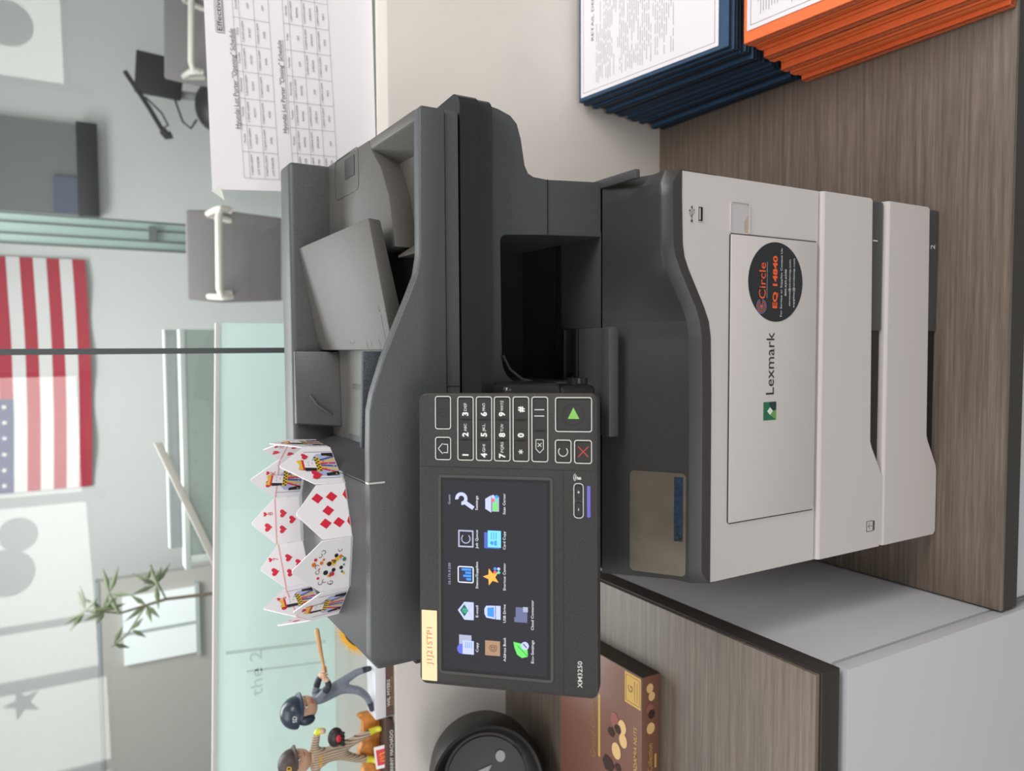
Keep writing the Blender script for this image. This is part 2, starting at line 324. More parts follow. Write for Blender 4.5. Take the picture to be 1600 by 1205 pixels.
m.build('front_logo', dr, label='green square emblem and black maker lettering')
# latch hollow right of the door, USB port
m = MB(); m.plate(DF, 0.1185, 0.1505, 0.3395, 0.3665, 0.004, 0.0001, 0.0005, mat('hollow_shade', (188, 184, 186), 0.5))
m.ring(DF, 0.1185, 0.1515, 0.3380, 0.3670, 0.004, 0.0009, 0, 0.0014, white)
m.quad([DF.p(0.119, 0.3402, 0.0006), DF.p(0.139, 0.3402, 0.0006), DF.p(0.131, 0.346, 0.0006), DF.p(0.121, 0.345, 0.0006)], mat('worn_beige', (176, 160, 140), 0.8))
m.build('door_latch_hollow', PR)
m = MB(); m.plate(DF, 0.1268, 0.1420, 0.4055, 0.4125, 0.0004, 0, 0.0008, white); m.plate(DF, 0.1273, 0.1414, 0.4062, 0.4118, 0.0002, 0.0009, 0.001, blk); m.plate(DF, 0.1285, 0.1402, 0.4095, 0.4108, 0.0001, 0.001, 0.0013, ringm)
ux, uz = 0.1330, 0.4205
m.line2(DF, (ux-0.006, uz), (ux+0.007, uz), 0.0006, 0.0006, ink); m.disc(DF, ux-0.0065, uz, 0.0013, 0.0003, 0.0006, ink, 12)
m.line2(DF, (ux-0.003, uz), (ux, uz+0.0028), 0.0005, 0.0006, ink); m.line2(DF, (ux, uz+0.0028), (ux+0.003, uz+0.0028), 0.0005, 0.0006, ink)
m.line2(DF, (ux-0.0015, uz), (ux+0.001, uz-0.0028), 0.0005, 0.0006, ink); m.line2(DF, (ux+0.001, uz-0.0028), (ux+0.0038, uz-0.0028), 0.0005, 0.0006, ink)
m.fpoly(DF, [(ux+0.009, uz), (ux+0.0065, uz+0.0012), (ux+0.0065, uz-0.0012)], 0.0003, 0.0006, ink); m.disc(DF, ux+0.0038, uz+0.0028, 0.0009, 0.0003, 0.0006, ink, 8); m.disc(DF, ux+0.0046, uz-0.0028, 0.0008, 0.0003, 0.0006, ink, 4)
m.build('usb_port', PR, label='black front port with a trident symbol')
# small embossed mark on upper tray
TF = xzframe(0, -0.0042, 0); m = MB(); m.ring(TF, -0.2275, -0.2145, 0.1200, 0.1330, 0.0005, 0.0005, 0, 0.0003, ink)
m.arc(TF, -0.2210, 0.1255, 0.0035, 0.0005, 0, 180, 0.0003, ink); m.line2(TF, (-0.221, 0.1215), (-0.221, 0.1310), 0.0005, 0.0003, ink)
for i in range(5): m.line2(TF, (-0.2270, 0.1183-0.0004*i*0), (-0.2150, 0.1183), 0.0016, 0.0003, ink)
m.build('tray_mark', PR)

# dark front cover: slopes down from the crease to the stepped front edge
m = MB(); xs = sorted(set([BX0+i*(BX1-BX0)/34 for i in range(35)]+[x for x, _ in CE])); rows = []
CY, CZ = 0.088, 0.466
for x in xs:
    zc = zcov(x); ze = zc+0.0145; f = 1.0
    # front edge point, corner rounding at both ends
    er = max(0, (x-(BX1-0.016))/0.016, ((BX0+0.012)-x)/0.012); dz = 0.010*(1-math.sqrt(max(0, 1-er*er)))
    g_ = min(1, (CZ-ze)/0.03); rise = [(0, zc), (0, ze-0.0025-dz), (0.0005, ze-0.0015-dz), (0.0085, ze+0.0078*g_-dz*0.8), (0.0092, ze+0.0083*g_-dz*0.7), (0.012, ze+0.0096*g_-dz*0.6)]
    y1, z1 = rise[-1]
    for s_ in (0.25, 0.5, 0.75, 1.0):
        c_ = z1+(CZ-z1)*s_
        rise.append((y1+(CY-y1)*s_, c_-dz*(1-s_)))
    rise += [(CY, CZ-0.004), (0.36, CZ-0.004)]
    rows.append([(x+(0.0005 if x > BX1-1e-6 else -0.0005 if x < BX0+1e-6 else 0), y-0.0006, z) for y, z in rise])
n = len(rows[0]); vs = [p for r in rows for p in r]; fs = []; fs2 = []
for i in range(len(rows)-1):
    for j in range(n-1):
        f_ = (i*n+j, i*n+j+1, (i+1)*n+j+1, (i+1)*n+j); fs.append(f_)
m.add(vs, [tuple(reversed(f)) for f in fs], cover)
for r, fl in ((0, 0), (len(rows)-1, 1)):
    idx = [r*n+j for j in range(n)]; base = [Vector(vs[k]) for k in idx]; x = base[0].x
    pts = base+[Vector((x, 0.36, 0.385)), Vector((x, -0.0006, 0.385))]
    m.add(pts, [tuple(range(len(pts))) if fl else tuple(reversed(range(len(pts))))], cover)
m.build('front_cover', PR, sharp=28)
# worn silver reader sticker on the cover
z1_ = 0.391+0.0145+0.0095
SF = Frame((BX0+0.004, 0.012-0.0006, z1_), (1, 0, 0), (0, CY-0.012, CZ-z1_))
silver = mat('worn_silver_label', (132, 122, 110), 0.3, metal=0.6, grain=0.22, gscale=22)
m = MB(); m.plate(SF, 0.003, 0.112, -0.0005, 0.0600, 0.005, 0.0002, 0.0009, silver)
m.build('silver_label', PR, label='worn silver label on the lower left of the dark cover')
m = MB(); m.plate(SF, 0.040, 0.108, 0.0025, 0.0120, 0.0008, 0.001, 0.0012, mat('navy_label', (38, 52, 68), 0.3, grain=0.4, gscale=300))
m.line2(SF, (0.044, 0.003), (0.040, 0.011), 0.0012, 0.0014, blk); m.line2(SF, (0.046, 0.004), (0.047, 0.011), 0.0012, 0.0014, blk); m.line2(SF, (0.040, 0.005), (0.049, 0.008), 0.0012, 0.0014, blk)
m.text('PROCESS', SF, 0.060, 0.0515, 0.045, 0.005, 0.001, mat('faint_label_print', (98, 92, 84), 0.5))
m.build('navy_label_strip', PR)
# small side catch behind the cover
m = MB(); m.box(0.170, 0.1795, 0.030, 0.10, 0.462, 0.4685, dark, 0.001); m.box(0.170, 0.178, 0.10, 0.26, 0.45, 0.468, dark, 0.001); m.build('side_catch', PR)

# scanner support: right column, left column and the band above the output opening
def arcp(cx, cz, r, a0, a1, n=6): return [(cx+r*math.cos(math.radians(a0+(a1-a0)*i/n)), cz+r*math.sin(math.radians(a0+(a1-a0)*i/n))) for i in range(n+1)]
sup = mat('support_plastic', (72, 73, 75), 0.42, grain=0.12, gscale=850, bump=0.2)
m = MB()
pts = [(0.1770, 0.4665), (0.1725, 0.535), (0.1735, 0.552), (0.1765, 0.5585), (0.184, 0.5625), (0.210, 0.567), (0.224, 0.5715), (0.231, 0.579), (0.2355, 0.593), (0.238, 0.609), (-0.286, 0.612), (-0.286, 0.604), (-0.262, 0.592), (BX0, 0.585), (BX0, 0.4665), (-0.038, 0.4665), (-0.037, 0.555)]
pts += arcp(-0.013, 0.566, 0.024, 170, 100, 5)+[(-0.008, 0.5905), (0.100, 0.5915)]+arcp(0.106, 0.5845, 0.007, 90, 10, 4)+[(0.116, 0.54), (0.1190, 0.4665)]
m.xz(list(reversed(pts)), 0.090, 0.37, sup, 0)
m.xz([(0.1192, 0.4668), (0.1203, 0.4668), (0.1203, 0.53), (0.1175, 0.53)], 0.0898, 0.0899, sup)
m.box(0.117, 0.1728, 0.0893, 0.0899, 0.5345, 0.5353, blk)
sc = m.build('scanner_support', PR, sharp=30)
m = MB(); m.tube([(-0.040, 0.088, 0.50), (-0.0365, 0.0885, 0.552), (-0.0325, 0.0885, 0.568), (-0.022, 0.0885, 0.582), (-0.008, 0.0885, 0.590)], 0.0016, mid, 6); m.build('opening_rim', sc)
# interior of the output opening
m = MB(); m.box(-0.05, 0.125, 0.26, 0.27, 0.40, 0.60, blk)
m.quad([(-0.045, 0.089, 0.4666), (0.124, 0.089, 0.4666), (0.124, 0.165, 0.4666), (-0.045, 0.165, 0.4666)], dark)
m.yz([(0.165, 0.4666), (0.178, 0.4640), (0.186, 0.455), (0.26, 0.41), (0.165, 0.41)], -0.045, 0.124, gloss)
m.box(-0.045, 0.124, 0.095, 0.26, 0.592, 0.60, blk)
m.build('output_bin', PR, label='black paper output bin inside the opening')
m = MB(); m.box(-0.035, 0.118, 0.20, 0.205, 0.565, 0.572, mid)
for i in range(12): m.tube([(-0.028+i*0.0115, 0.2, 0.553), (-0.023+i*0.0115, 0.2, 0.553)], 0.006, gloss, 8)
m.build('exit_rollers', PR)
m = MB(); m.hexa([(-0.030, 0.10, 0.4680), (0.021, 0.10, 0.4680), (0.021, 0.17, 0.4680), (-0.030, 0.17, 0.4680)], [(-0.030, 0.10, 0.4720), (0.021, 0.10, 0.4720), (0.021, 0.17, 0.4720), (-0.030, 0.17, 0.4720)], gloss, 0.001)
m.box(-0.094, 0.0205, 0.0735, 0.120, 0.4680, 0.4745, dark, 0.0012); m.box(-0.095, 0.0212, 0.0585, 0.0730, 0.4660, 0.4790, sup, 0.002)
m.box(-0.094, 0.020, 0.121, 0.128, 0.4680, 0.4765, blk, 0.001); m.box(-0.094, 0.020, 0.145, 0.150, 0.4680, 0.4765, blk, 0.001)
m.build('paper_stop_flap', PR)
m = MB(); m.box(-0.27, -0.034, 0.045, 0.092, 0.545, 0.612, gloss, 0.008, 3); m.box(-0.27, -0.038, 0.045, 0.092, 0.505, 0.55, blk, 0.006, 3)
m.tube([(-0.06, 0.070, 0.512), (-0.032, 0.070, 0.512)], 0.011, gloss, 14)
m.build('panel_hinge', PR)
# scanner bands
m = MB()
def band(z0, z1, y0, xr, mt, r=0.012):
    prof = [(-0.286, y0+0.006), (-0.280, y0)]+[(xr-r+r*math.sin(math.radians(a)), y0+r-r*math.cos(math.radians(a))) for a in range(0, 91, 15)]+[(xr-0.004, y0+r+0.05), (min(xr-0.018, 0.2165) if xr > 0.22 else xr, 0.22), (min(xr-0.02, 0.2150), 0.37), (-0.286, 0.37)]
    m.xy(prof, z0, z1, mt, 0)
band(0.6280, 0.6485, 0.064, 0.2370, gloss, 0.014); band(0.6095, 0.6278, 0.072, 0.2385, mat('scanner_band', (44, 44, 46), 0.3), 0.014); m.build('scanner_base', PR, label='glossy black band of the flatbed scanner')
m = MB(); band(0.6300, 0.6305, 0.0636, 0.2373, ringm, 0.014) if False else None; 
m = MB(); band(0.6515, 0.6645, 0.0625, 0.2185, mid, 0.008)
m.box(-0.036, -0.0355, 0.0620, 0.0632, 0.652, 0.666, blk); m.build('scanner_lid', PR)
m = MB(); band(0.6487, 0.6515, 0.072, 0.214, blk, 0.008); m.build('lid_gasket', PR)
# hinged left end with rubber ribs
m = MB()
for i in range(5): m.box(-0.2935, -0.284, 0.068+0.013*i*0.2, 0.080, 0.697-0.012*i-0.0105, 0.697-0.012*i, blk, 0.001)
m.box(-0.2900, -0.283, 0.066, 0.30, 0.650, 0.735, mid, 0.003)
m.build('end_cap', PR)
# document feeder --------------------------------------------------------
AD = MB(); m = AD
m.box(-0.2845, -0.122, 0.074, 0.370, 0.6650, 0.7390, mid, 0.003)
m.build('feeder_cover', PR, label='flat charcoal lid of the document feeder where the card crown sits')
m = MB(); top = [(0.2165, 0.6885), (0.214, 0.6905), (0.083, 0.6915), (0.066, 0.6945), (0.048, 0.7020), (0.020, 0.7145), (-0.009, 0.7270), (-0.040, 0.7375), (-0.055, 0.7405), (-0.087, 0.7415), (-0.275, 0.7430), (-0.2835, 0.7385), (-0.2845, 0.700), (-0.2835, 0.6655), (0.2165, 0.6655)]
m.xz(top, 0.0600, 0.0740, mid, 0.0022, 2)
m.box(-0.1195, -0.1180, 0.0592, 0.0660, 0.728, 0.7435, ringm)
m.build('front_rim', PR, sharp=50)
m = MB()
m.box(0.2060, 0.2165, 0.0750, 0.192, 0.6655, 0.6895, lite, 0.0015)                       # right rim
m.hexa([(0.188, 0.0745, 0.6655), (0.206, 0.0745, 0.6655), (0.206, 0.190, 0.6655), (0.188, 0.190, 0.6655)], [(0.2055, 0.0745, 0.6890), (0.206, 0.0745, 0.6890), (0.206, 0.190, 0.6890), (0.2055, 0.190, 0.6890)], lite)
m.xy([(0.2165, 0.192), (0.204, 0.184), (0.181, 0.158), (0.150, 0.138), (0.098, 0.122), (0.098, 0.333), (0.2190, 0.333)], 0.6650, 0.6900, lite, 0.0015)
m.box(0.092, 0.206, 0.0745, 0.20, 0.6646, 0.6668, lite)                                  # basin floor
m.hexa([(0.088, 0.0745, 0.6655), (0.104, 0.0745, 0.6655), (0.104, 0.125, 0.6655), (0.088, 0.125, 0.6655)], [(0.088, 0.0745, 0.6860), (0.090, 0.0745, 0.6860), (0.090, 0.125, 0.6860), (0.088, 0.125, 0.6860)], lite)
ft = m.build('output_tray', PR, label='lower document output tray with a sunken basin')
NF = Frame((0, 0, 0.6901), (1, 0, 0), (0, 1, 0))
m = MB(); m.ring(NF, 0.172, 0.218, 0.225, 0.306, 0.006, 0.001, -0.0002, 0.0004, dark); m.plate(NF, 0.190, 0.212, 0.238, 0.270, 0.001, 0, 0.0005, blk); m.plate(NF, 0.193, 0.212, 0.236, 0.243, 0.001, 0, 0.0007, ringm) if False else None
m.build('tray_catch', ft)
m = MB(); m.box(-0.2845, 0.2190, 0.3310, 0.3750, 0.6655, 0.7375, mid, 0.0060, 3); m.build('rear_wall', PR)
# input tray: a sloping slab
m = MB(); it0 = [(-0.002, 0.107, 0.7000), (0.1235, 0.120, 0.7180), (0.1180, 0.330, 0.7290), (-0.002, 0.330, 0.7060)]
m.hexa([(-0.002, 0.108, 0.6820), (0.1225, 0.1215, 0.7050), (0.117, 0.330, 0.7160), (-0.002, 0.330, 0.6900)], it0, lite, 0.0016)
it = m.build('input_tray', PR, label='sloping grey document input tray with size marks')
IF = Frame(it0[0], Vector(it0[1])-Vector(it0[0]), Vector(it0[3])-Vector(it0[0]))
m = MB()
m.ring(IF, 0.088, 0.1200, 0.135, 0.205, 0.005, 0.0007, 0, 0.0004, mid); m.ring(IF, 0.098, 0.1125, 0.152, 0.180, 0.0012, 0.0009, 0, 0.0005, mid); m.plate(IF, 0.0985, 0.101, 0.153, 0.179, 0.0006, 0, 0.0004, mid)
for k, yy in enumerate((0.012, 0.028, 0.050, 0.062)):
    m.line2(IF, (0.004, yy), (0.036, yy), 0.0005, 0.0005, ink)
for k, (s_, yy) in enumerate((('5.5', 0.0140), ('LTR', 0.0300), ('A4', 0.0520), ('A5', 0.0640))): m.text(s_, IF, 0.042, yy, None, 0.0035, 0.0005, ink)
m.ring(IF, 0.018, 0.034, 0.096, 0.110, 0.003, 0.0005, 0, 0.0005, ink); m.arc(IF, 0.027, 0.120, 0.0045, 0.0006, 0, 360, 0.0005, ink); m.arc(IF, 0.027, 0.088, 0.0045, 0.0006, 0, 360, 0.0005, ink)
m.build('size_marks', it)
# guides and pit
m = MB(); m.box(-0.122, -0.002, 0.0745, 0.332, 0.6650, 0.6900, lite); m.box(-0.0725, -0.0655, 0.205, 0.262, 0.6900, 0.6904, blk) if False else None
m.box(-0.046, -0.040, 0.190, 0.255, 0.6895, 0.6906, blk); m.box(-0.108, -0.098, 0.20, 0.27, 0.6895, 0.6906, blk)
m.hexa([(-0.122, 0.0745, 0.69), (-0.104, 0.0745, 0.69), (-0.104, 0.331, 0.69), (-0.122, 0.331, 0.69)], [(-0.122, 0.0745, 0.7385), (-0.1205, 0.0745, 0.7385), (-0.1205, 0.331, 0.7385), (-0.122, 0.331, 0.7385)], dark)
m.build('feed_pit', PR)
tex = mat('textured_guide', (56, 62, 68), 0.6, grain=0.5, gscale=700, bump=0.6)
m = MB(); m.hexa([(-0.092, 0.296, 0.690), (-0.004, 0.302, 0.690), (-0.004, 0.331, 0.690), (-0.096, 0.331, 0.690)], [(-0.088, 0.323, 0.7365), (-0.003, 0.325, 0.7365), (-0.003, 0.331, 0.7365), (-0.090, 0.331, 0.7365)], dark, 0.0015)
m.tube([(-0.055, 0.312, 0.722), (-0.066, 0.306, 0.716), (-0.078, 0.303, 0.700)], 0.002, mid, 6)
m.build('rear_paper_guide', PR)
m = MB(); m.hexa([(-0.094, 0.088, 0.690), (-0.003, 0.088, 0.690), (-0.003, 0.150, 0.690), (-0.094, 0.150, 0.690)], [(-0.092, 0.094, 0.7370), (-0.003, 0.094, 0.7340), (-0.003, 0.100, 0.7340), (-0.092, 0.100, 0.7370)], tex, 0.0015)
m.build('front_paper_guide', PR)

# ------------------------------------------------------------------ control panel
PF0 = Frame((-0.2745, -0.0045, 0.7235), (0.99886598, 0.0398707, -0.02602088), (-0.00897749, 0.69446133, 0.71947402))
class DownFrame(Frame):         # b runs down the panel, in millimetres
    def __init__(s, F): s.F = F; s.o = F.o; s.ux = F.ux; s.uy = F.uy; s.n = F.n
    def p(s, a, b, h=0): return s.F.p(a/1000, -b/1000, h/1000)
PN = DownFrame(PF0)
class PMB(MB):                  # millimetre panel helpers, b downwards
    def rect(s, x0, x1, y0, y1, r, h0, h1, m): return s.prism([PN.p(a, b, h0) for a, b in rrpts(x0, x1, y0, y1, r)], PN.n*((h1-h0)/1000), m)
    def rg(s, x0, x1, y0, y1, r, t, h1, m): return s.ring(PN, x0, x1, y0, y1, r, t, 0, h1, m)
    def tx(s, body, cx, cy, w_, ch, h, m, **k):
        return s.text(body, PF0, cx/1000, -cy/1000, w_/1000 if w_ else None, ch/1000, h/1000, m, **k)
    def ln(s, a, b, t, h, m):
        return s.line2(PF0, (a[0]/1000, -a[1]/1000), (b[0]/1000, -b[1]/1000), t/1000, h/1000, m)
    def pl(s, pts, h, m): return s.quad([PN.p(a, b, h) for a, b in pts], m)
    def ar(s, cx, cy, r, t, a0, a1, h, m): return s.arc(PF0, cx/1000, -cy/1000, r/1000, t/1000, a0, a1, h/1000, m)
    def dc(s, cx, cy, r, h, m, n=24): return s.quad([PN.p(cx+r*math.cos(2*math.pi*i/n), cy+r*math.sin(2*math.pi*i/n), h) for i in range(n)], m)
m = PMB(); bm_pts = rrpts(-2.2, 237.5, -0.5, 147, 6)
m.prism([PN.p(a, b, -16) for a, b in bm_pts], PN.n*0.016, panelm, 0.0012)
m.ln((177.2, 0.5), (176.6, 119.8), 0.5, 0.06, blk); m.ln((-1.5, 119.7), (176.6, 119.8), 0.5, 0.06, blk); m.ln((176.6, 119.8), (176.4, 146.3), 0.5, 0.06, blk)
cp = m.build('control_panel', PR, label='tilted dark control panel with touch screen and keypad')
m = MB(); m.hexa([(-0.25, 0.03, 0.56), (-0.06, 0.03, 0.56), (-0.06, 0.06, 0.56), (-0.25, 0.06, 0.56)], [(-0.25, 0.005, 0.69), (-0.06, 0.005, 0.69), (-0.06, 0.06, 0.69), (-0.25, 0.06, 0.69)], dark, 0.004); m.build('panel_bracket', PR)
# screen
m = PMB(); m.rg(7.5, 170.5, 16.0, 111.5, 3, 2.2, 0.5, mat('screen_rim', (70, 69, 68), 0.4)); m.rect(9.7, 168.3, 18.2, 109.3, 1, 0, 0.25, blk); m.build('screen_bezel', cp)
scr = mat('screen_on', (44, 43, 48), 0.25, emit=0.35, spec=0.35)
m = PMB(); m.rect(12.2, 166.2, 20.5, 106.8, 0.5, 0.2, 0.45, scr)
H = 0.6
def em(n, c, s=0.5): return mat('screen_'+n, c, 0.3, emit=s)
lb = em('lavender', (170, 178, 232)); bl = em('blue', (60, 130, 225)); wt = em('white', (210, 212, 222)); gr = em('green', (96, 196, 96)); orr = em('orange', (238, 160, 70)); brn = em('tan', (150, 120, 96)); gy = em('grey', (150, 154, 178)); dkb = em('dark', (44, 46, 66)); red_ = em('red', (226, 90, 100)); tl = em('teal', (80, 190, 170))
def lab(s_, cx, cy, w_): m.tx(s_, cx, cy, w_*0.70, 2.1, H, wt)
for s_, cx, cy, w_ in (('Copy', 31.2, 48.7, 11), ('E-mail', 60.4, 48.7, 13.5), ('Status/Supplies', 89.8, 48.7, 31), ('Job Queue', 119, 48.7, 21.5), ('Settings', 148.4, 48.7, 16.5), ('Address Book', 31.3, 71.7, 27.5), ('USB Drive', 60.2, 71.7, 21), ('Shortcut Center', 89.7, 71.7, 31.5), ('Card Copy', 119, 71.7, 21), ('Scan Center', 148.4, 71.7, 24), ('Eco-Settings', 31.2, 94.6, 26), ('Cloud Connector', 60.4, 94.6, 34)): lab(s_, cx, cy, w_)
m.tx('10.175.9.220', 89.9, 25.4, 17.5, 2.0, H, gy); m.tx('Guest', 150.5, 25.4, 8, 2.0, H, gy)
def rc(x0, x1, y0, y1, mt, h=H): m.pl([(x0, y0), (x1, y0), (x1, y1), (x0, y1)], h, mt)
# copy
rc(30, 40.5, 33.5, 44, gy); rc(25, 36, 36.5, 46, lb, H+.05); m.dc(29, 36, 4.2, H+.02, em('indigo', (90, 96, 190)))
for i in range(4): m.ln((30, 39+i*1.7), (35, 39+i*1.7), 0.5, H+.1, bl)
# e-mail
m.pl([(53, 38), (60.5, 32.5), (67.5, 38), (67.5, 46), (53, 46)], H, lb); m.pl([(55.5, 38), (60.5, 34.5), (65.5, 38), (60.5, 41.5)], H+.05, em('dgreen', (36, 88, 66))); m.tx('@', 60.5, 38, 4, 3.2, H+.1, tl)
m.ln((53, 46), (60.5, 41), .3, H+.1, gy); m.ln((67.5, 46), (60.5, 41), .3, H+.1, gy)
# status
m.rg(83, 96.5, 32.5, 46, 1.5, 0.8, H, wt); rc(84, 95.7, 33.4, 45.2, dkb)
for i, hh in enumerate((5, 8, 6, 9.5)): rc(85.2+i*2.6, 87.1+i*2.6, 44-hh*0.85, 44, bl, H+.05)
# job queue
m.rg(112, 126, 33, 46, 0.5, 1.2, H, gy); m.ar(119, 39.5, 4, 0.8, 40, 320, H, gy)
# settings wrench
m.ln((144, 46), (149.5, 37.5), 3.2, H, lb); m.ar(151.5, 35.8, 5.2, 2.8, -260+80, 60+40, H+.02, lb)
# address book
rc(25.5, 37.5, 55.5, 68, brn); m.tx('@', 31.5, 61.5, 6, 5, H+.1, em('brown', (92, 70, 56)))
# usb
m.pl([(55, 64), (56, 56.5), (59, 55), (63, 55), (65.5, 56.5), (66, 64)], H, lb); m.pl([(56.5, 63), (57.3, 57.5), (64, 57.5), (64.7, 63)], H+.05, bl); rc(55, 66, 64.5, 68.5, lb)
# star
m.quad([PN.p(89+(7.2 if i % 2 == 0 else 3.1)*math.sin(math.pi*i/5), 61-(7.2 if i % 2 == 0 else 3.1)*math.cos(math.pi*i/5), H) for i in range(10)], orr)
for i, (dx, dy, mt) in enumerate(((4, 3, red_), (6.8, 3, bl), (4, 6, tl), (6.8, 6, lb))): m.dc(89+dx, 61+dy, 1.3, H+.1, mt, 10)
# card copy
rc(112, 125, 55, 68, em('navyblue', (70, 90, 170))); rc(113, 126.5, 58, 69, em('sky', (110, 190, 250)), H+.05); m.dc(116.5, 61.5, 1.6, H+.1, bl, 10); rc(114.5, 118.5, 63.5, 65.5, bl, H+.1)
for i in range(3): m.ln((119.5, 61+i*2), (125, 61+i*2), 0.6, H+.1, bl)
# scan center
m.pl([(141, 61), (144, 56), (152, 56), (155, 61)], H, lb); rc(142, 154, 61.5, 67.5, gy); rc(142.5, 149, 62.5, 66, gr, H+.05)
for i, (dx, dy, mt) in enumerate(((0, 0, red_), (3, 0, lb), (0, 3, tl), (3, 3, bl))): m.dc(151+dx, 62.5+dy, 1.4, H+.1, mt, 10)
# eco leaf
m.pl([(38, 79), (37, 86), (33, 90.5), (27, 91), (25.5, 86), (28, 82), (33, 80)], H, gr); m.ln((27, 91), (35, 82.5), 0.5, H+.05, em('dkgreen', (40, 110, 50))); m.dc(35.5, 88.5, 3.2, H+.1, lb); m.ln((34, 90), (37, 87), 0.8, H+.15, dkb)
# folder
rc(54, 66, 81, 90.5, em('slate', (92, 98, 130))); rc(54, 58, 79.8, 81.2, em('slate', (92, 98, 130))); rc(62.5, 66.5, 87, 91, gy, H+.05)
m.build('touch_screen', cp, label='lit dark touch screen with rows of icons')
# keys
pit = mat('key_gap_black', (6, 6, 6), 0.7)
def keyrow(name, x0, x1, y0, y1, cells, seps, lbl=None, big=False):
    global m
    m = PMB(); m.rg(x0, x1, y0, y1, 2.2, 0.75, 0.25, ringm); m.rect(x0+0.8, x1-0.8, y0+0.8, y1-0.8, 1.6, 0, 0.15, pit); m.rect(x0+1.5, x1-1.9, y0+1.8, y1-1.2, 1.2, 0, 0.7, btn)
    for sx in seps: m.ln((sx, y0+1.0), (sx, y1-0.8), 0.5, 0.85, pit); m.rect(sx-0.75, sx+0.75, (y0+y1)/2-3.4, (y0+y1)/2+3.4, 0.7, 0.6, 0.9, pit)
    for c in cells:
        if len(c) == 4: m.tx(c[0], c[1], (y0+y1)/2, None, c[2], 0.8, txtw, bold=0.02)
        else: m.tx(c[0], c[1], (y0+y1)/2+0.2, None, 4.6, 0.8, txtw, bold=0.03)
    return m
HT = 0.8
for (y0, y1), row in (((32.5, 46.3), (('1', ''), ('2', 'ABC'), ('3', 'DEF'))), ((48.2, 61.8), (('4', 'GHI'), ('5', 'JKL'), ('6', 'MNO'))), ((63.3, 77.0), (('7', 'PQRS'), ('8', 'TUV'), ('9', 'WXYZ'))), ((78.9, 92.4), (('*', ''), ('0', ''), ('#', '')))):
    keyrow('', 182.6, 234.8, y0, y1, [], (199.6, 216.0)); yc = (y0+y1)/2
    for i, (d, a_) in enumerate(row):
        x = (187.2, 203.8, 220.5)[i] if y0 < 78 else (190.6, 203.8, 224.5)[i]
        if d == '*': 
            for k in range(3): ang = math.pi/6+k*math.pi/3; m.ln((x-2*math.cos(ang), yc-2*math.sin(ang)), (x+2*math.cos(ang), yc+2*math.sin(ang)), 0.6, HT, txtw)
        else: m.tx(d, x, yc, None, 4.8, HT, txtw, bold=0.04)
        if a_: m.tx(a_, x+2.6, yc, 2.1*len(a_), 2.3, HT, txtw, align='LEFT')
    m.build('key_row', cp)
keyrow('', 182.6, 234.7, 94.3, 107.8, [], (207.6,))
m.ln((219.3, 96.8), (219.3, 104.8), 0.6, HT, txtw); m.ln((224.3, 96.8), (224.3, 104.8), 0.6, HT, txtw)
for a, b in (((190, 101), (193, 98)), ((193, 98), (200.5, 98)), ((200.5, 98), (200.5, 104)), ((200.5, 104), (193, 104)), ((193, 104), (190, 101)), ((194.8, 99.5), (197.8, 102.5)), ((197.8, 99.5), (194.8, 102.5))): m.ln(a, b, 0.45, HT, txtw)
m.build('pause_and_backspace_keys', cp)
keyrow('', 207.8, 235.1, 13.3, 27.0, [], ()); m.ar(221.3, 20.2, 3.4, 0.45, 115, 425, HT, blk); m.ln((221.3, 15.8), (221.3, 20.5), 0.5, HT, blk); m.build('power_key', cp)
keyrow('', 182.6, 201.6, 13.3, 27.0, [], ())
for a, b in (((187.8, 20), (192, 16.2)), ((192, 16.2), (196.4, 20)), ((188.8, 20.5), (188.8, 24.3)), ((188.8, 24.3), (195.6, 24.3)), ((195.6, 24.3), (195.6, 20.5))): m.ln(a, b, 0.5, HT, txtw)
m.build('home_key', cp)
keyrow('', 206.8, 234.3, 113.4, 142.7, [], ()); m.ar(220.5, 128, 8.6, 0.35, 0, 360, HT, blk); m.pl([(217.2, 123.6), (226.2, 128.1), (217.2, 132.8)], HT+.05, mat('start_green', (124, 184, 84), 0.5, emit=0.05)); m.build('start_key', cp, label='square key with a green start triangle')
keyrow('', 182.2, 200.7, 113.2, 126.4, [], ()); m.ar(191.3, 119.8, 3.9, 0.5, 45, 315, HT, txtw); m.build('clear_key', cp)
keyrow('', 182.0, 200.7, 128.5, 142.6, [], ()); rd = mat('key_red', (200, 62, 54), 0.5); m.ln((187.5, 131.8), (195.5, 139.8), 0.6, HT, rd); m.ln((195.5, 131.8), (187.5, 139.8), 0.6, HT, rd); m.build('stop_key', cp, label='key with a red cross')
m = PMB(); m.rg(139, 166.7, 127.9, 135.9, 3, 0.6, 0.25, ringm)
for x0, x1, s_ in ((140.4, 151.8, '-'), (154.0, 165.4, '+')):
    m.rect(x0, x1, 129.0, 134.9, 2, 0, 0.2, blk); m.rect(x0+0.7, x1-0.7, 129.7, 134.3, 1.5, 0, 0.8, btn)
    xc = (x0+x1)/2; m.ln((xc-1, 132), (xc+1, 132), 0.4, 0.9, txtw)
    if s_ == '+': m.ln((xc, 131), (xc, 133), 0.4, 0.9, txtw)
m.ln((171, 129.5), (171, 134), 0.4, 0.3, ringm); m.pl([(169.5, 131), (171.5, 131), (171.5, 134), (169.5, 134)], 0.3, ringm)
for r_ in (1.6, 2.8, 4.0): m.ar(171.2, 131.8, r_, 0.5, 40, 140, 0.3, ringm)
m.build('volume_keys', cp)
m = PMB(); m.rect(140.0, 164.8, 138.6, 141.3, 0.8, 0, 0.4, mat('violet_light', (98, 94, 178), 0.4, emit=0.2)); m.build('status_light', cp, label='violet status light bar')
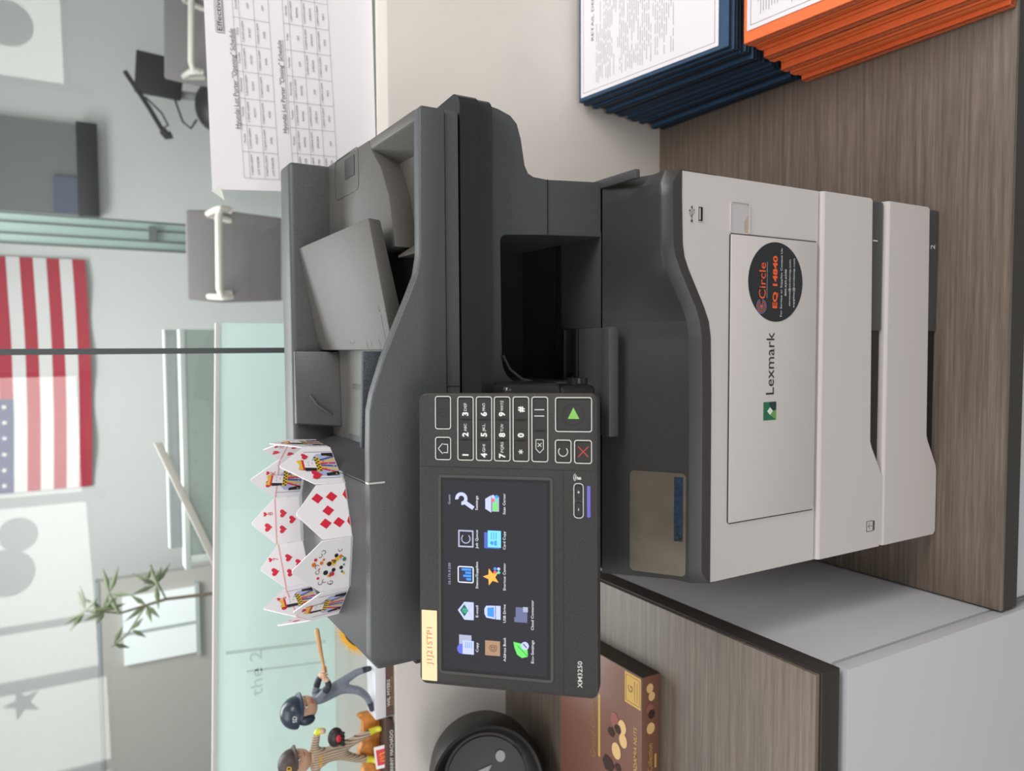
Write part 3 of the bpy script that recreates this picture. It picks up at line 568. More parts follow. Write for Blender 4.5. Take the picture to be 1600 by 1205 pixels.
m = PMB(); m.rect(0.6, 58.5, 1.2, 14.4, 0.6, 0.05, 0.3, mat('label_tape', (250, 222, 178), 0.6)); m.tx('J1J21STP1', 29, 7.8, 31, 4.8, 0.4, mat('label_orange', (214, 128, 84), 0.6)); m.build('tape_label', cp, label='cream tape label with orange letters')
m = PMB(); m.tx('XM3250', 16.2, 132.6, 21, 3.6, 0.1, mat('model_print', (206, 206, 204), 0.4), bold=0.01); m.build('model_lettering', cp)

# ================================================================== CARD CROWN on the feeder lid
KC = Vector((-0.187, 0.209, 0.7396)); KR = 0.088; NK = 11
cardw = mat('card_white', (240, 236, 240), 0.35); cred = mat('card_red', (216, 40, 66), 0.4); cblu = mat('card_blue', (74, 92, 160), 0.4); cyel = mat('card_yellow', (232, 190, 60), 0.4); cbk = mat('card_black', (34, 32, 40), 0.4); clil = mat('card_lilac', (176, 186, 226), 0.4); cpk = mat('card_pink', (232, 170, 170), 0.4)
KT = thing('paper_crown', KC, 'crown folded from playing cards sitting on the printer lid', 'crown')
def heart(m, F, x, y, s, h, mt): 
    pts = []
    for i in range(20):
        t = 2*math.pi*i/20; pts.append(F.p(x+s*0.062*16*math.sin(t)**3/1.0, y+s*0.062*(13*math.cos(t)-5*math.cos(2*t)-2*math.cos(3*t)-math.cos(4*t)), h))
    m.quad(pts if h > 0 else list(reversed(pts)), mt)
def dia(m, F, x, y, s, h, mt):
    p = [F.p(x, y+s, h), F.p(x-s*0.85, y, h), F.p(x, y-s, h), F.p(x+s*0.85, y, h)]; m.quad(p, mt)
def court(m, F, h, side=1, seed=1):
    R_ = random.Random(seed); L = 0
    def P(pts, mt, l): m.quad([F.p(x, y, h+(0.00012*l if h > 0 else -0.00012*l)) for x, y in pts], mt)
    m.line2(F, (-0.0185, 0.001), (-0.0185, 0.029), 0.0005, h, cblu); m.line2(F, (0.0185, 0.001), (0.0185, 0.029), 0.0005, h, cblu)
    P([(-0.017, 0.001), (0.017, 0.001), (0.015, 0.018), (0.007, 0.024), (-0.007, 0.025), (-0.015, 0.019)], clil, 1)
    for i in range(6):
        x = -0.013+i*0.0046; P([(x, 0.001), (x+0.0022, 0.001), (x*0.5+0.0022, 0.017), (x*0.5, 0.017)], [cred, cyel, cblu][i % 3], 2)
    P([(-0.015, 0.001), (-0.010, 0.001), (-0.0125, 0.014), (-0.016, 0.014)], cbk, 3); P([(0.011, 0.001), (0.0165, 0.001), (0.0165, 0.012), (0.013, 0.013)], cbk, 3)
    for i in range(8): m.quad([F.p(-0.0135+0.0036*i+0.0009*math.cos(t*math.pi/3), 0.004+0.0045*(i % 3)+0.0009*math.sin(t*math.pi/3), h+0.0005) for t in range(6)], [cyel, cyel, cred][i % 3])
    P([(-0.010, 0.017), (0.010, 0.016), (0.011, 0.021), (-0.009, 0.022)], cyel, 4)
    for i in range(5):
        for j in range(2): x = -0.009+i*0.004+(0.002 if j else 0); P([(x, 0.0172+j*0.0022), (x+0.0018, 0.0172+j*0.0022), (x+0.0018, 0.0192+j*0.0022), (x, 0.0192+j*0.0022)], cbk, 5)
    P([(-0.0085, 0.022), (-0.0045, 0.022), (-0.004, 0.035), (-0.0085, 0.033)], cbk, 5)
    P([(-0.005, 0.0215), (0.005, 0.0215), (0.006, 0.028), (0.004, 0.0345), (-0.004, 0.0350)], cardw, 6)
    P([(-0.002, 0.0285), (0.000, 0.0285), (0.000, 0.029), (-0.002, 0.029)], cblu, 7); P([(0.002, 0.0282), (0.004, 0.0282), (0.004, 0.0287), (0.002, 0.0287)], cblu, 7); P([(0.0, 0.0245), (0.003, 0.0243), (0.003, 0.0248), (0.0, 0.025)], cred, 7)
    P([(-0.0075, 0.0345), (0.0065, 0.0335), (0.0055, 0.0395), (-0.001, 0.0375), (-0.006, 0.040)], cyel, 6); P([(-0.007, 0.0335), (0.006, 0.0325), (0.0065, 0.0345), (-0.0075, 0.0355)], cred, 7)
for k in range(NK):
    ang = math.radians(-68+360/NK*k); nrm = Vector((math.cos(ang), math.sin(ang), 0)); hw = KR*math.tan(math.pi/NK)
    nrm = (nrm+Vector((0, 0, -0.02))).normalized(); ux = Vector((0, 0, 1)).cross(nrm).normalized(); lift = 0.0008*(k % 3)
    F = Frame(KC+Vector((math.cos(ang), math.sin(ang), 0))*KR+Vector((0, 0, lift)), ux, (0, 0, 1))
    ph = 0.050+0.003*((k*5) % 3); vh = 0.0285
    shape = [(-hw, 0), (hw, 0), (hw, vh), (hw*0.06, ph), (-hw*0.06, ph), (-hw, vh)]
    lean = Frame(F.o, F.ux, Vector((0, 0, 1))+Vector((math.cos(ang), math.sin(ang), 0))*0.07)
    m = MB(); m.prism([lean.p(a, b, -0.0006) for a, b in shape], lean.n*0.0012, cardw, 0.0002, 1)
    G = lean; o = 0.0008; lbl = 'folded playing card of the crown'
    if k == 0:
        for a, b in ((0.0130, 0.0290), (0.0135, 0.0150), (-0.0115, 0.0240), (-0.0115, 0.0110), (0.0005, 0.0200)): dia(m, G, a, b, 0.0058, o, cred)
        m.quad([G.p(0.009, 0.0004, o), G.p(0.020, 0.0004, o), G.p(0.0145, 0.004, o)], cred); m.quad([G.p(-0.016, 0.0004, o), G.p(-0.006, 0.0004, o), G.p(-0.0115, 0.003, o)], cred); lbl = 'card with large red diamonds'
    elif k == 1: court(m, G, o, seed=3); heart(m, G, -0.014, 0.024, 0.006, o*1.5, cred); heart(m, G, 0.012, 0.030, 0.004, o*1.5, cred); lbl = 'queen court card in blue and yellow'
    elif k == NK-1:
        for i in range(26):
            a = -0.012+random.random()*0.024; b = 0.004+random.random()*0.032; s_ = 0.0008+random.random()*0.0018
            m.disc(G, a, b, s_, o, o+0.0001*(i % 4+1), [cbk, cyel, cred, mat('card_green', (60, 130, 100), 0.4), mat('card_orange', (220, 120, 50), 0.4)][i % 5], 7)
        for i in range(12):
            a = -0.018+random.random()*0.034; b = 0.006+random.random()*0.030
            m.arc(G, a, b, 0.0022, 0.0005, random.random()*360, random.random()*360+200, o*1.2, cbk, 6)
        lbl = 'white joker card with a small coloured jester and scribbles'
    elif k in (2, NK-2): court(m, G, o, seed=k); heart(m, G, 0.0, 0.040, 0.003, o, cred)
    else: heart(m, G, 0.006, 0.030, 0.005, o, cred)
    I = Frame(lean.o, -lean.ux, lean.uy)       # inner face
    if k in (3, 4, 5, 6, 7, 8):
        rk = {3: '10', 4: 'K', 5: '8', 6: '7', 7: '6', 8: 'J'}[k]
        m.text(rk, I, 0.009, 0.033, None, 0.0055, o, cred); heart(m, I, 0.009, 0.0385, 0.0026, o, cred)
        heart(m, I, -0.006, 0.036, 0.0048, o, cred)
        if k in (4, 7): court(m, I, o, seed=k)
        else:
            for a, b in ((-0.010, 0.020), (0.008, 0.019), (0.0, 0.009)): heart(m, I, a, b, 0.0046, o, cred)
        m.quad([I.p(-hw, 0.0265, o*1.1), I.p(hw, 0.0265, o*1.1), I.p(hw, 0.0280, o*1.1), I.p(-hw, 0.0280, o*1.1)], cpk)
    elif k in (0, 1, NK-1): m.quad([I.p(-hw, 0.004, o), I.p(hw, 0.004, o), I.p(hw, 0.0065, o), I.p(-hw, 0.0065, o)], cpk)
    m.build('folded_card', KT, label=lbl if lbl != 'folded playing card of the crown' else None)

# ================================================================== SCHEDULE taped to the glass
PT = thing('schedule_sheet', (0.38, 0.5868, 0.54), 'white printed shift schedule sheet taped to the glass behind the printer', 'paper')
m = MB(); Y0 = 0.5864
def sheet_y(x, z): return Y0-0.0025*max(0, (0.60-z))/0.06-0.001*math.sin((x-0.228)*9)
vs = []; fs = []; NX, NZ = 16, 12
for j in range(NZ+1):
    for i in range(NX+1):
        u, v = i/NX, j/NZ; tl_, tr_, bl_, br_ = Vector((0.228, 0.781)), Vector((0.64, 0.789)), Vector((0.245, 0.5335)), Vector((0.655, 0.539))
        p = tl_*(1-u)*(1-v)+tr_*u*(1-v)+bl_*(1-u)*v+br_*u*v; vs.append((p.x, Y0-0.0012*math.sin(math.pi*v), p.y))
for j in range(NZ):
    for i in range(NX): a = j*(NX+1)+i; fs.append((a, a+NX+1, a+NX+2, a+1))
m.add(vs, fs, papr); m.build('sheet', PT)
th = math.radians(2.6); QF = Frame((0.228, Y0-0.0024, 0.781), (math.cos(th), 0, math.sin(th)), (-math.sin(th), 0, math.cos(th)))
def q(X, Z):
    d = Vector((X, Y0, Z))-Vector((0.228, Y0, 0.781)); return d.dot(QF.ux), d.dot(QF.uy)
m = MB(); ink2 = mat('print_grey', (96, 92, 100), 0.8)
a, b = q(0.388, 0.7475); m.text('Hyundai Lot Porter "Opening" Schedule', QF, a, b, 0.140, 0.0068, 0, ink); m.line2(QF, (a-0.071, b-0.0052), (a+0.071, b-0.0052), 0.0005, 0, ink)
a, b = q(0.388, 0.6800); m.text('Hyundai Lot Porter "Closing" Schedule', QF, a, b, 0.134, 0.0068, 0, ink); m.line2(QF, (a-0.068, b-0.0052), (a+0.068, b-0.0052), 0.0005, 0, ink)
a, b = q(0.452, 0.7660); m.plate(QF, a-0.002, a+0.10, b-0.006, b+0.006, 0.0003, -0.0006, -0.0002, mat('print_highlight', (196, 194, 198), 0.8)); m.text('Effective 4/15', QF, a, b, 0.075, 0.0068, 0, ink, align='LEFT'); m.line2(QF, (a, b-0.0052), (a+0.076, b-0.0052), 0.0005, 0, ink)
def table(X0, Z0, cols, rows, rh, cells, heads):
    a0, b0 = q(X0, Z0); cw = 0.0378
    ys = [0]; 
    for r_ in rh: ys.append(ys[-1]-r_)
    for y in ys: m.line2(QF, (a0, b0+y), (a0+cw*cols, b0+y), 0.0004, 0, ink2)
    for c in range(cols+1): m.line2(QF, (a0+cw*c, b0), (a0+cw*c, b0+ys[-1]), 0.0004, 0, ink2)
    for c in range(cols):
        m.text(heads[c % len(heads)], QF, a0+cw*(c+0.5), b0-rh[0]/2, None, 0.0030, 0, ink2)
        for r_ in range(1, len(rh)):
            tcell = cells[r_-1][c % len(cells[r_-1])]; yc = b0+(ys[r_]+ys[r_+1])/2
            if tcell != 'OFF': m.text(times[r_ % 2], QF, a0+cw*(c+0.5), yc+rh[r_]*0.33, 0.029, 0.0028, 0, ink2)
            m.text(tcell, QF, a0+cw*(c+0.5), yc-0.002, None, 0.0032, 0, ink2)
times = ('7:00AM-3:30PM', '7:30AM-4:00PM')
days = ('', 'Monday', 'Tuesday', 'Wednesday', 'Thursday', 'Friday', 'Saturday', 'Sunday')
table(0.2485, 0.7370, 8, 3, (0.0085, 0.021, 0.021), (('LOT PORTER',)+('HUGO',)*5+('OFF', 'OFF'), ('LOT PORTER',)+('AXEL',)*5+('OFF', 'OFF')), days)
times = ('12:00PM-8:30PM', '1:00PM-9:30PM')
table(0.2545, 0.6660, 8, 4, (0.0085, 0.020, 0.020, 0.020), (('LOT PORTER', 'RAFAEL', 'RAFAEL', 'RAFAEL', 'OFF', 'OFF', 'RAFAEL', 'RAFAEL'), ('LOT PORTER', 'JORDAN', 'JORDAN', 'OFF', 'JORDAN', 'JORDAN', 'JORDAN', 'OFF'), ('LOT PORTER', 'OFF', 'MAX', 'MAX', 'MAX', 'MAX', 'MAX', 'MAX')), days)
m.build('print', PT, kind=None)
m = MB(); m.add([(0.226, 0.5855, 0.783), (0.232, 0.5855, 0.772), (0.226, 0.585, 0.768), (0.213, 0.584, 0.765), (0.218, 0.585, 0.771)], [(0, 4, 1), (1, 4, 2), (2, 4, 3)], mat('tape', (228, 230, 222), 0.3)); m.build('tape_strip', PT)

# ================================================================== FOLDERS on the right
bluem = mat('folder_blue', (46, 78, 110), 0.55, grain=0.12, gscale=80); bluee = mat('folder_blue_edge', (34, 46, 60), 0.6, grain=0.35, gscale=200)
orm = mat('folder_orange', (250, 122, 66), 0.55, grain=0.06, gscale=80); ored = mat('folder_orange_edge', (206, 104, 66), 0.6, grain=0.3, gscale=200)
def form_print(m, F, x0, x1, y0, y1, h, seed):
    R_ = random.Random(seed); y = y1
    while y > y0:
        x = x0+R_.random()*0.01
        while x < x1-0.01:
            l = 0.006+R_.random()*0.03
            if R_.random() < 0.75: m.line2(F, (x, y), (min(x+l, x1), y), 0.0007, h, ink2)
            x += l+0.004
        y -= 0.0045
NB = 20
def folder(k, N, xl, xr, yf, yb, zf, zb, tf, tb, cm, ce, name, label, group, page=False, skew=0.0):
    z0f, z1f, z0b, z1b = zf+tf*k/N, zf+tf*(k+1)/N-0.0004, zb+tb*k/N, zb+tb*(k+1)/N-0.0004
    t = thing(name, ((xl+xr)/2, (yf+yb)/2, z0f), label, 'folder', group)
    c = 0.0011
    P4 = lambda zf_, zb_, i=0.0: [(xl+i, yf+i+skew, zf_), (xr-i, yf+i, zf_), (xr-i, yb-i, zb_), (xl+i, yb-i-skew*0.3, zb_)]
    m = MB(); m.hexa(P4(z0f, z0b), P4(z0f+c, z0b+c), ce, 0); m.hexa(P4(z1f-c, z1b-c), P4(z1f, z1b), cm, 0)
    m.hexa([(xl, yf+skew, z0f), (xl+0.0012, yf+skew, z0f), (xl+0.0012, yb-skew*0.3, z0b), (xl, yb-skew*0.3, z0b)], [(xl, yf+skew, z1f), (xl+0.0012, yf+skew, z1f), (xl+0.0012, yb-skew*0.3, z1b), (xl, yb-skew*0.3, z1b)], ce)
    m.build('cover', t)
    if tf/N > 0.003:
        m = MB(); m.hexa(P4(z0f+c, z0b+c, 0.006), P4(z1f-c, z1b-c, 0.006), papr); m.build('paper_block', t)
    return z1f, z1b
for k in range(NB):
    jx = 0.003*math.sin(k*2.3)+0.0015*math.sin(k*5.1); xl = 0.4085+0.020*(k/NB)+jx*(0.4 if k == NB-1 else 1); top_ = k == NB-1
    lab_ = 'topmost blue folder on the pile against the wall, carrying a printed white form' if top_ else 'blue folder buried in the thick pile beneath the topmost blue one'
    zf, zb = folder(k, NB, xl, xl+0.30, 0.218+0.002*math.sin(k*3.7), 0.528, CT+0.0008, CT+0.0008, 0.155, 0.195, bluem, bluee, 'blue_folder', lab_, 'blue folders piled by the wall')
slope = Vector((0, 0.528-0.218, zb-zf)); GF = Frame((xl, 0.218, zf+0.0005), (1, 0, 0), slope)
GL = slope.length
form = thing('printed_form', (0.55, 0.37, zf+0.0006), 'white printed form lying on the topmost blue folder', 'paper')
m = MB(); m.plate(GF, 0.006, 0.29, 0.018, GL-0.006, 0.001, 0.0002, 0.0010, papr); m.build('sheet', form)
m = MB(); m.ring(GF, 0.012, 0.284, 0.024, GL-0.012, 0.0005, 0.0006, 0.001, 0.0012, ink2); form_print(m, GF, 0.020, 0.27, GL*0.32, GL-0.045, 0.0013, 3); m.text('RETAIL DELIVERY', GF, 0.15, GL-0.035, 0.11, 0.006, 0.0013, ink); m.build('print', form)
NO = 10
for k in range(NO):
    jx = 0.004*math.sin(k*1.9); f = k/NO; xl = 0.400+0.036*f+jx*1.1; skew = 0
    yb = 0.207+0.003*math.sin(k*2.7); tp = k == NO-1
    lab_ = 'topmost orange folder on the pile nearest the worktop edge, with a white form' if tp else 'orange folder in the pile beneath the topmost orange one'
    zf, zb = folder(k, NO, xl, xl+0.30, -0.085-0.004*math.sin(k*1.3), yb, CT+0.0008, CT+0.0008, 0.118, 0.140, orm, orm if k % 3 else ored, 'orange_folder', lab_, 'orange folders piled beside the blue ones')
slope = Vector((0, yb+0.085, zb-zf)); GF = Frame((xl, -0.085, zf+0.0005), (1, 0, 0), slope); GL = slope.length
form = thing('printed_form', (0.58, 0.06, zf+0.0006), 'white printed form lying on the topmost orange folder', 'paper')
m = MB(); m.plate(GF, 0.016, 0.28, 0.012, GL-0.006, 0.001, 0.0002, 0.0010, papr); m.build('sheet', form)
m = MB(); m.ring(GF, 0.022, 0.274, 0.018, GL-0.012, 0.0005, 0.0006, 0.001, 0.0012, ink2); form_print(m, GF, 0.03, 0.26, 0.03, GL-0.02, 0.0013, 5); m.build('print', form)

# ================================================================== CHOCOLATE BOX
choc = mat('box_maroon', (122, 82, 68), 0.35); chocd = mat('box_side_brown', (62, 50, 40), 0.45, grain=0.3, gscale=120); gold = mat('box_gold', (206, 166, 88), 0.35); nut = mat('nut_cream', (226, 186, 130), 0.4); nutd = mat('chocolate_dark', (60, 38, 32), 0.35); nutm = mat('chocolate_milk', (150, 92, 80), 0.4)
CB = thing('chocolate_box', (-0.565, 0.235, 0.3302), 'flat maroon box of chocolates with gold label on the tall cabinet', 'box')
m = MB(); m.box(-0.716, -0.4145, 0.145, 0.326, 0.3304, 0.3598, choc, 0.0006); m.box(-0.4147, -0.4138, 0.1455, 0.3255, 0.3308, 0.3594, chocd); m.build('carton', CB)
TFm = Frame((0, 0, 0.3599), (1, 0, 0), (0, 1, 0)); FFm = xzframe(0, 0.1448, 0)
m = MB()
m.quad([TFm.p(-0.457, 0.1465, 0.0002), TFm.p(-0.4165, 0.1465, 0.0002), TFm.p(-0.4165, 0.178, 0.0002), TFm.p(-0.457, 0.178, 0.0002)], gold)
m.ring(TFm, -0.454, -0.4195, 0.149, 0.1755, 0.0005, 0.0005, 0, 0.0004, choc); m.text('G', TFm, -0.4365, 0.167, None, 0.0095, 0.0004, choc); m.text('CHOCOLATIER', TFm, -0.4368, 0.1585, 0.026, 0.0022, 0.0004, choc); m.line2(TFm, (-0.450, 0.1535), (-0.424, 0.1535), 0.0006, 0.0004, choc)
m.build('gold_label', CB); m = MB()
m.quad([TFm.p(-0.556, 0.230, 0.0002), TFm.p(-0.470, 0.230, 0.0002), TFm.p(-0.470, 0.2345, 0.0002), TFm.p(-0.556, 0.2345, 0.0002)], gold)
m.build('gold_band', CB); m = MB(); m.text('Grand Collection', TFm, -0.513, 0.246, 0.10, 0.011, 0.0003, mat('box_gold_soft', (158, 112, 74), 0.4)); m.build('box_title', CB); m = MB(); m.text('WITH MACADAMIA NUTS', TFm, -0.4825, 0.1570, 0.105, 0.0062, 0.0003, gold, align='RIGHT', bold=0.01)
m.build('gold_lettering', CB)
m = MB(); R_ = random.Random(11)
for x, y, r, mt in ((-0.491, 0.199, 0.010, nutm), (-0.494, 0.183, 0.0095, nut), (-0.511, 0.181, 0.0095, nut), (-0.531, 0.195, 0.011, nut), (-0.500, 0.192, 0.009, nutd), (-0.510, 0.206, 0.009, nutd), (-0.556, 0.212, 0.015, nutd), (-0.552, 0.192, 0.008, nutd), (-0.575, 0.198, 0.010, nutm), (-0.590, 0.19, 0.012, nut)):
    n_ = 6 if mt in (nutd,) else 18
    a0 = R_.random()*3; m.quad([TFm.p(x+r*(0.8 if n_ == 6 else 1)*math.cos(a0+2*math.pi*i/n_)*(0.85 if i % 2 and n_ == 6 else 1), y+r*0.85*math.sin(a0+2*math.pi*i/n_), 0.0004+0.00005*len(m.f) % 0.0004) for i in range(n_)], mt)
m.build('nut_picture', CB, label='printed picture of nuts and chocolate pieces on the top'); m = MB()
for x, z, r, mt in ((-0.430, 0.347, 0.0062, nut), (-0.441, 0.344, 0.006, nut), (-0.456, 0.3475, 0.0065, nutm), (-0.464, 0.344, 0.006, nutd), (-0.482, 0.3455, 0.0075, nut)):
    m.quad([FFm.p(x+r*math.cos(2*math.pi*i/16), z+r*0.9*math.sin(2*math.pi*i/16), 0.0003+0.00002*len(m.f) % 0.0003) for i in range(16)], mt)
m.text('Collection', FFm, -0.520, 0.3465, 0.036, 0.0075, 0.0004, gold); m.quad([FFm.p(-0.535, 0.336, 0.0004), FFm.p(-0.517, 0.336, 0.0004), FFm.p(-0.517, 0.339, 0.0004), FFm.p(-0.535, 0.339, 0.0004)], gold)
m.build('front_print', CB)

# ================================================================== ROUND BLACK SPEAKER
spk = mat('speaker_rubber', (30, 28, 28), 0.5); spkd = mat('speaker_disc', (26, 28, 31), 0.4, grain=0.3, gscale=900)
SK = thing('portable_speaker', (-0.672, 0.43, 0.3302), 'black round portable speaker end with a triangle and dot mark, left of the chocolate box', 'speaker')
ax = Vector((0.20, -0.90, 0.38)).normalized(); SFr = Frame((-0.640, 0.395, 0.4395), Vector((0.95, 0.15, 0)).normalized(), (0, 0, 1))
SFr = Frame((-0.658, 0.402, 0.4390), Vector((0, 0, 1)).cross(ax)*1.0, Vector((0, 0, 1))-ax*ax.z)
def wav(r, h, a):
    k = 0.011*math.cos(2*a-1.1); f = max(0, min(1, (h+0.03)/0.03)); return r*(1+0.03*math.cos(2*a-1.1)*f), h+k*f
m = MB(); m.lathe([(0.055, -0.10), (0.078, -0.094), (0.086, -0.08), (0.090, -0.03), (0.0885, -0.004), (0.085, 0.003), (0.0805, 0.001), (0.076, -0.010), (0.070, -0.026), (0.066, -0.030), (0.0, -0.030)], SFr, spk, 64, wav); m.build('housing', SK)
m = MB(); m.lathe([(0.0615, -0.0290), (0.061, -0.0275), (0.03, -0.0255), (0.0, -0.0250)], SFr, spkd, 48); dk = m.build('disc', SK)
m = MB(); pl_ = mat('speaker_mark', (150, 154, 156), 0.35)
ph_ = -0.0235; A0 = Vector((0.030, 0.010))
def sp(X, Z, Y=0.385):
    d = Vector((X, Y, Z))-SFr.o; return d.dot(SFr.ux), d.dot(SFr.uy)
m.prism([SFr.p(a, b, -0.0265) for a, b in ((0.013, 0.018), (-0.005, 0.008), (0.020, -0.010))], SFr.n*0.004, pl_, 0.0006); m.disc(SFr, 0.030, -0.024, 0.0085, -0.0275, -0.0232, pl_, 20, 0.0075); m.build('triangle_and_dot', dk, label='raised grey triangle and dot')

# ================================================================== FIGURINES on the partition ledge
def skin(nodes, edges, sub=2):
    me = bpy.data.meshes.new('s'); me.from_pydata([n[:3] for n in nodes], edges, []); o = bpy.data.objects.new('s', me); COL.objects.link(o)
    o.modifiers.new('s', 'SKIN').use_smooth_shade = True
    s_ = o.modifiers.new('u', 'SUBSURF'); s_.levels = sub
    for i, n in enumerate(nodes): me.skin_vertices[0].data[i].radius = (n[3], n[3]); me.skin_vertices[0].data[i].use_root = (i == 0)
    dg = bpy.context.evaluated_depsgraph_get(); ev = o.evaluated_get(dg); e = ev.to_mesh()
    vs = [v.co.copy() for v in e.vertices]; fs = [tuple(p.vertices) for p in e.polygons]; ev.to_mesh_clear(); bpy.data.objects.remove(o); return vs, fs
def skinned(m, nodes, edges, mats, sub=2):
    vs, fs = skin(nodes, edges, sub); k = len(m.v); m.v += vs
    for f in fs:
        c = sum((vs[j] for j in f), Vector())/len(f); best = min(range(len(nodes)), key=lambda i: (Vector(nodes[i][:3])-c).length-nodes[i][3]*0.5)
        m.f.append(tuple(k+j for j in f)); m.m.append(m.mi(mats[best]))
skn = mat('figure_skin', (220, 178, 152), 0.5); unif = mat('uniform_grey', (128, 136, 150), 0.55, grain=0.1, gscale=300); navy = mat('helmet_navy', (44, 54, 70), 0.3); slv = mat('sleeve_dark', (42, 50, 58), 0.5); batm = mat('bat_wood', (206, 160, 108), 0.45); hairm = mat('figure_hair', (48, 38, 32), 0.7)
strp = bpy.data.materials.new('pinstripe'); strp.use_nodes = True; nt = strp.node_tree; b = nt.nodes['Principled BSDF']; tc = nt.nodes.new('ShaderNodeTexCoord'); wv = nt.nodes.new('ShaderNodeTexWave'); wv.bands_direction = 'X'; wv.inputs['Scale'].default_value = 80
r = nt.nodes.new('ShaderNodeValToRGB'); r.color_ramp.elements[0].position = 0.12; r.color_ramp.elements[0].color = lin((104, 82, 66))+(1,); r.color_ramp.elements[1].position = 0.25; r.color_ramp.elements[1].color = lin((200, 178, 156))+(1,)
nt.links.new(tc.outputs['Object'], wv.inputs['Vector']); nt.links.new(wv.outputs['Fac'], r.inputs['Fac']); nt.links.new(r.outputs['Color'], b.inputs['Base Color']); b.inputs['Roughness'].default_value = 0.6
yelb = mat('shoe_yellow', (226, 226, 64), 0.4)
def face(m, c, R, fwd, up=Vector((0, 0, 1))):
    fwd = Vector(fwd).normalized(); side = up.cross(fwd).normalized(); eyew = mat('eye_white', (240, 240, 236), 0.3)
    for s_ in (-1, 1):
        p = c+fwd*R*0.88+side*s_*R*0.36+up*R*0.06; m.ball(p, R*0.14, eyew, 10, 6); m.ball(p+fwd*R*0.09, R*0.07, cbk, 8, 5)
        m.tube([p+up*R*0.2-side*R*0.15, p+up*R*0.24, p+up*R*0.2+side*R*0.15], R*0.035, hairm, 6)
        m.ball(c+side*s_*R*0.96-fwd*R*0.05, (R*0.16, R*0.2, R*0.24), skn, 10, 6)
    m.ball(c+fwd*R*1.0-up*R*0.12, (R*0.13, R*0.16, R*0.17), skn, 10, 6)
    m.tube([c+fwd*R*0.86-side*R*0.22-up*R*0.45, c+fwd*R*0.93-up*R*0.48, c+fwd*R*0.86+side*R*0.22-up*R*0.45], R*0.05, mat('lips', (170, 96, 86), 0.5), 6)
def cap(m, c, R, fwd, mt, up=Vector((0, 0, 1)), tilt=0.0):
    fwd = Vector(fwd).normalized(); up = (up-fwd*tilt).normalized(); side = up.cross(fwd).normalized(); f2 = side.cross(up).normalized(); M = Matrix((side, f2, up)).transposed()
    m.ball(c+up*R*0.12, (R*1.1, R*1.14, R*1.08), mt, 24, 8, cut=(0, math.pi*0.5), M=M)
    vs = []; n_ = 12
    for i in range(n_+1):
        a = -1.15+2.3*i/n_; vs += [c+up*R*0.14+(side*math.sin(a)+f2*math.cos(a))*R*1.08, c+up*R*(0.18-0.14*abs(math.sin(a)))+(side*math.sin(a)*1.0+f2*math.cos(a)*1.05)*R*1.08+f2*R*0.65*math.cos(a)]
    k = [(2*i, 2*i+1, 2*i+3, 2*i+2) for i in range(n_)]
    m.add(vs, k, mt); m.add([v-up*R*0.07 for v in vs], [tuple(reversed(f)) for f in k], mt)
    m.add([vs[2*i+1] for i in range(n_+1)]+[vs[2*i+1]-up*R*0.07 for i in range(n_+1)], [(i, n_+1+i, n_+2+i, i+1) for i in range(n_)], mt)
def hand(m, c, d, s, r=0.0018):
    c = Vector(c); d = Vector(d).normalized(); o_ = d.orthogonal().normalized(); q_ = d.cross(o_)
    for i in range(4):
        b0 = c+d*(i-1.5)*r*1.5; m.tube([b0+o_*r*2.0, b0+(o_+q_*s).normalized()*r*2.5, b0+q_*s*r*2.4, b0+(q_*s-o_).normalized()*r*2.0], [r*0.8, r*0.8, r*0.75, r*0.6], skn, 7)
    m.tube([c+o_*r*1.8-d*r*2, c-q_*s*r*1.6, c-q_*s*r*1.8-o_*r*1.6], [r*0.9, r*0.9, r*0.7], skn, 7)
# batter: leaning back, bat held out level to the right
B = thing('batter_figurine', (-0.535, 0.558, 0.5335), 'bobblehead baseball batter in grey uniform and dark helmet swinging a bat, beside printer', 'figurine')
y = 0.562
N1 = [(-0.524, y, 0.617, 0.0085), (-0.534, y, 0.630, 0.0095), (-0.541, y, 0.644, 0.0125), (-0.545, y, 0.656, 0.0055),
      (-0.531, y-0.004, 0.607, 0.0078), (-0.537, y-0.010, 0.587, 0.0068), (-0.552, y-0.006, 0.573, 0.0058), (-0.570, y-0.006, 0.5665, 0.0045), (-0.577, y-0.010, 0.5665, 0.004),
      (-0.521, y+0.002, 0.607, 0.0075), (-0.511, y+0.000, 0.588, 0.006), (-0.508, y-0.004, 0.569, 0.005), (-0.506, y-0.010, 0.5675, 0.004),
      (-0.533, y-0.008, 0.6480, 0.0065), (-0.514, y-0.018, 0.637, 0.0055), (-0.501, y-0.014, 0.6420, 0.0042),
      (-0.530, y+0.006, 0.6530, 0.0060), (-0.508, y-0.002, 0.6490, 0.0052), (-0.495, y-0.010, 0.6445, 0.0042)]
E1 = [(0, 1), (1, 2), (2, 3), (0, 4), (4, 5), (5, 6), (6, 7), (7, 8), (0, 9), (9, 10), (10, 11), (11, 12), (2, 13), (13, 14), (14, 15), (2, 16), (16, 17), (17, 18)]
M1 = [unif, unif, unif, skn, unif, unif, unif, navy, navy, unif, unif, navy, navy, unif, slv, skn, unif, slv, skn]
m = MB(); skinned(m, N1, E1, M1); m.build('body', B)
hc = Vector((-0.547, y-0.004, 0.674)); fw = Vector((0.80, -0.55, -0.12))
m = MB(); m.ball(hc, (0.0195, 0.0195, 0.0215), skn, 24, 14); face(m, hc, 0.0195, fw); hd = m.build('head', B)
m = MB(); cap(m, hc+Vector((-0.003, 0, 0.0085)), 0.0215, fw, navy, tilt=-0.10); m.ball(hc+Vector((-0.010, -0.016, -0.001)), (0.009, 0.006, 0.013), navy, 12, 8)
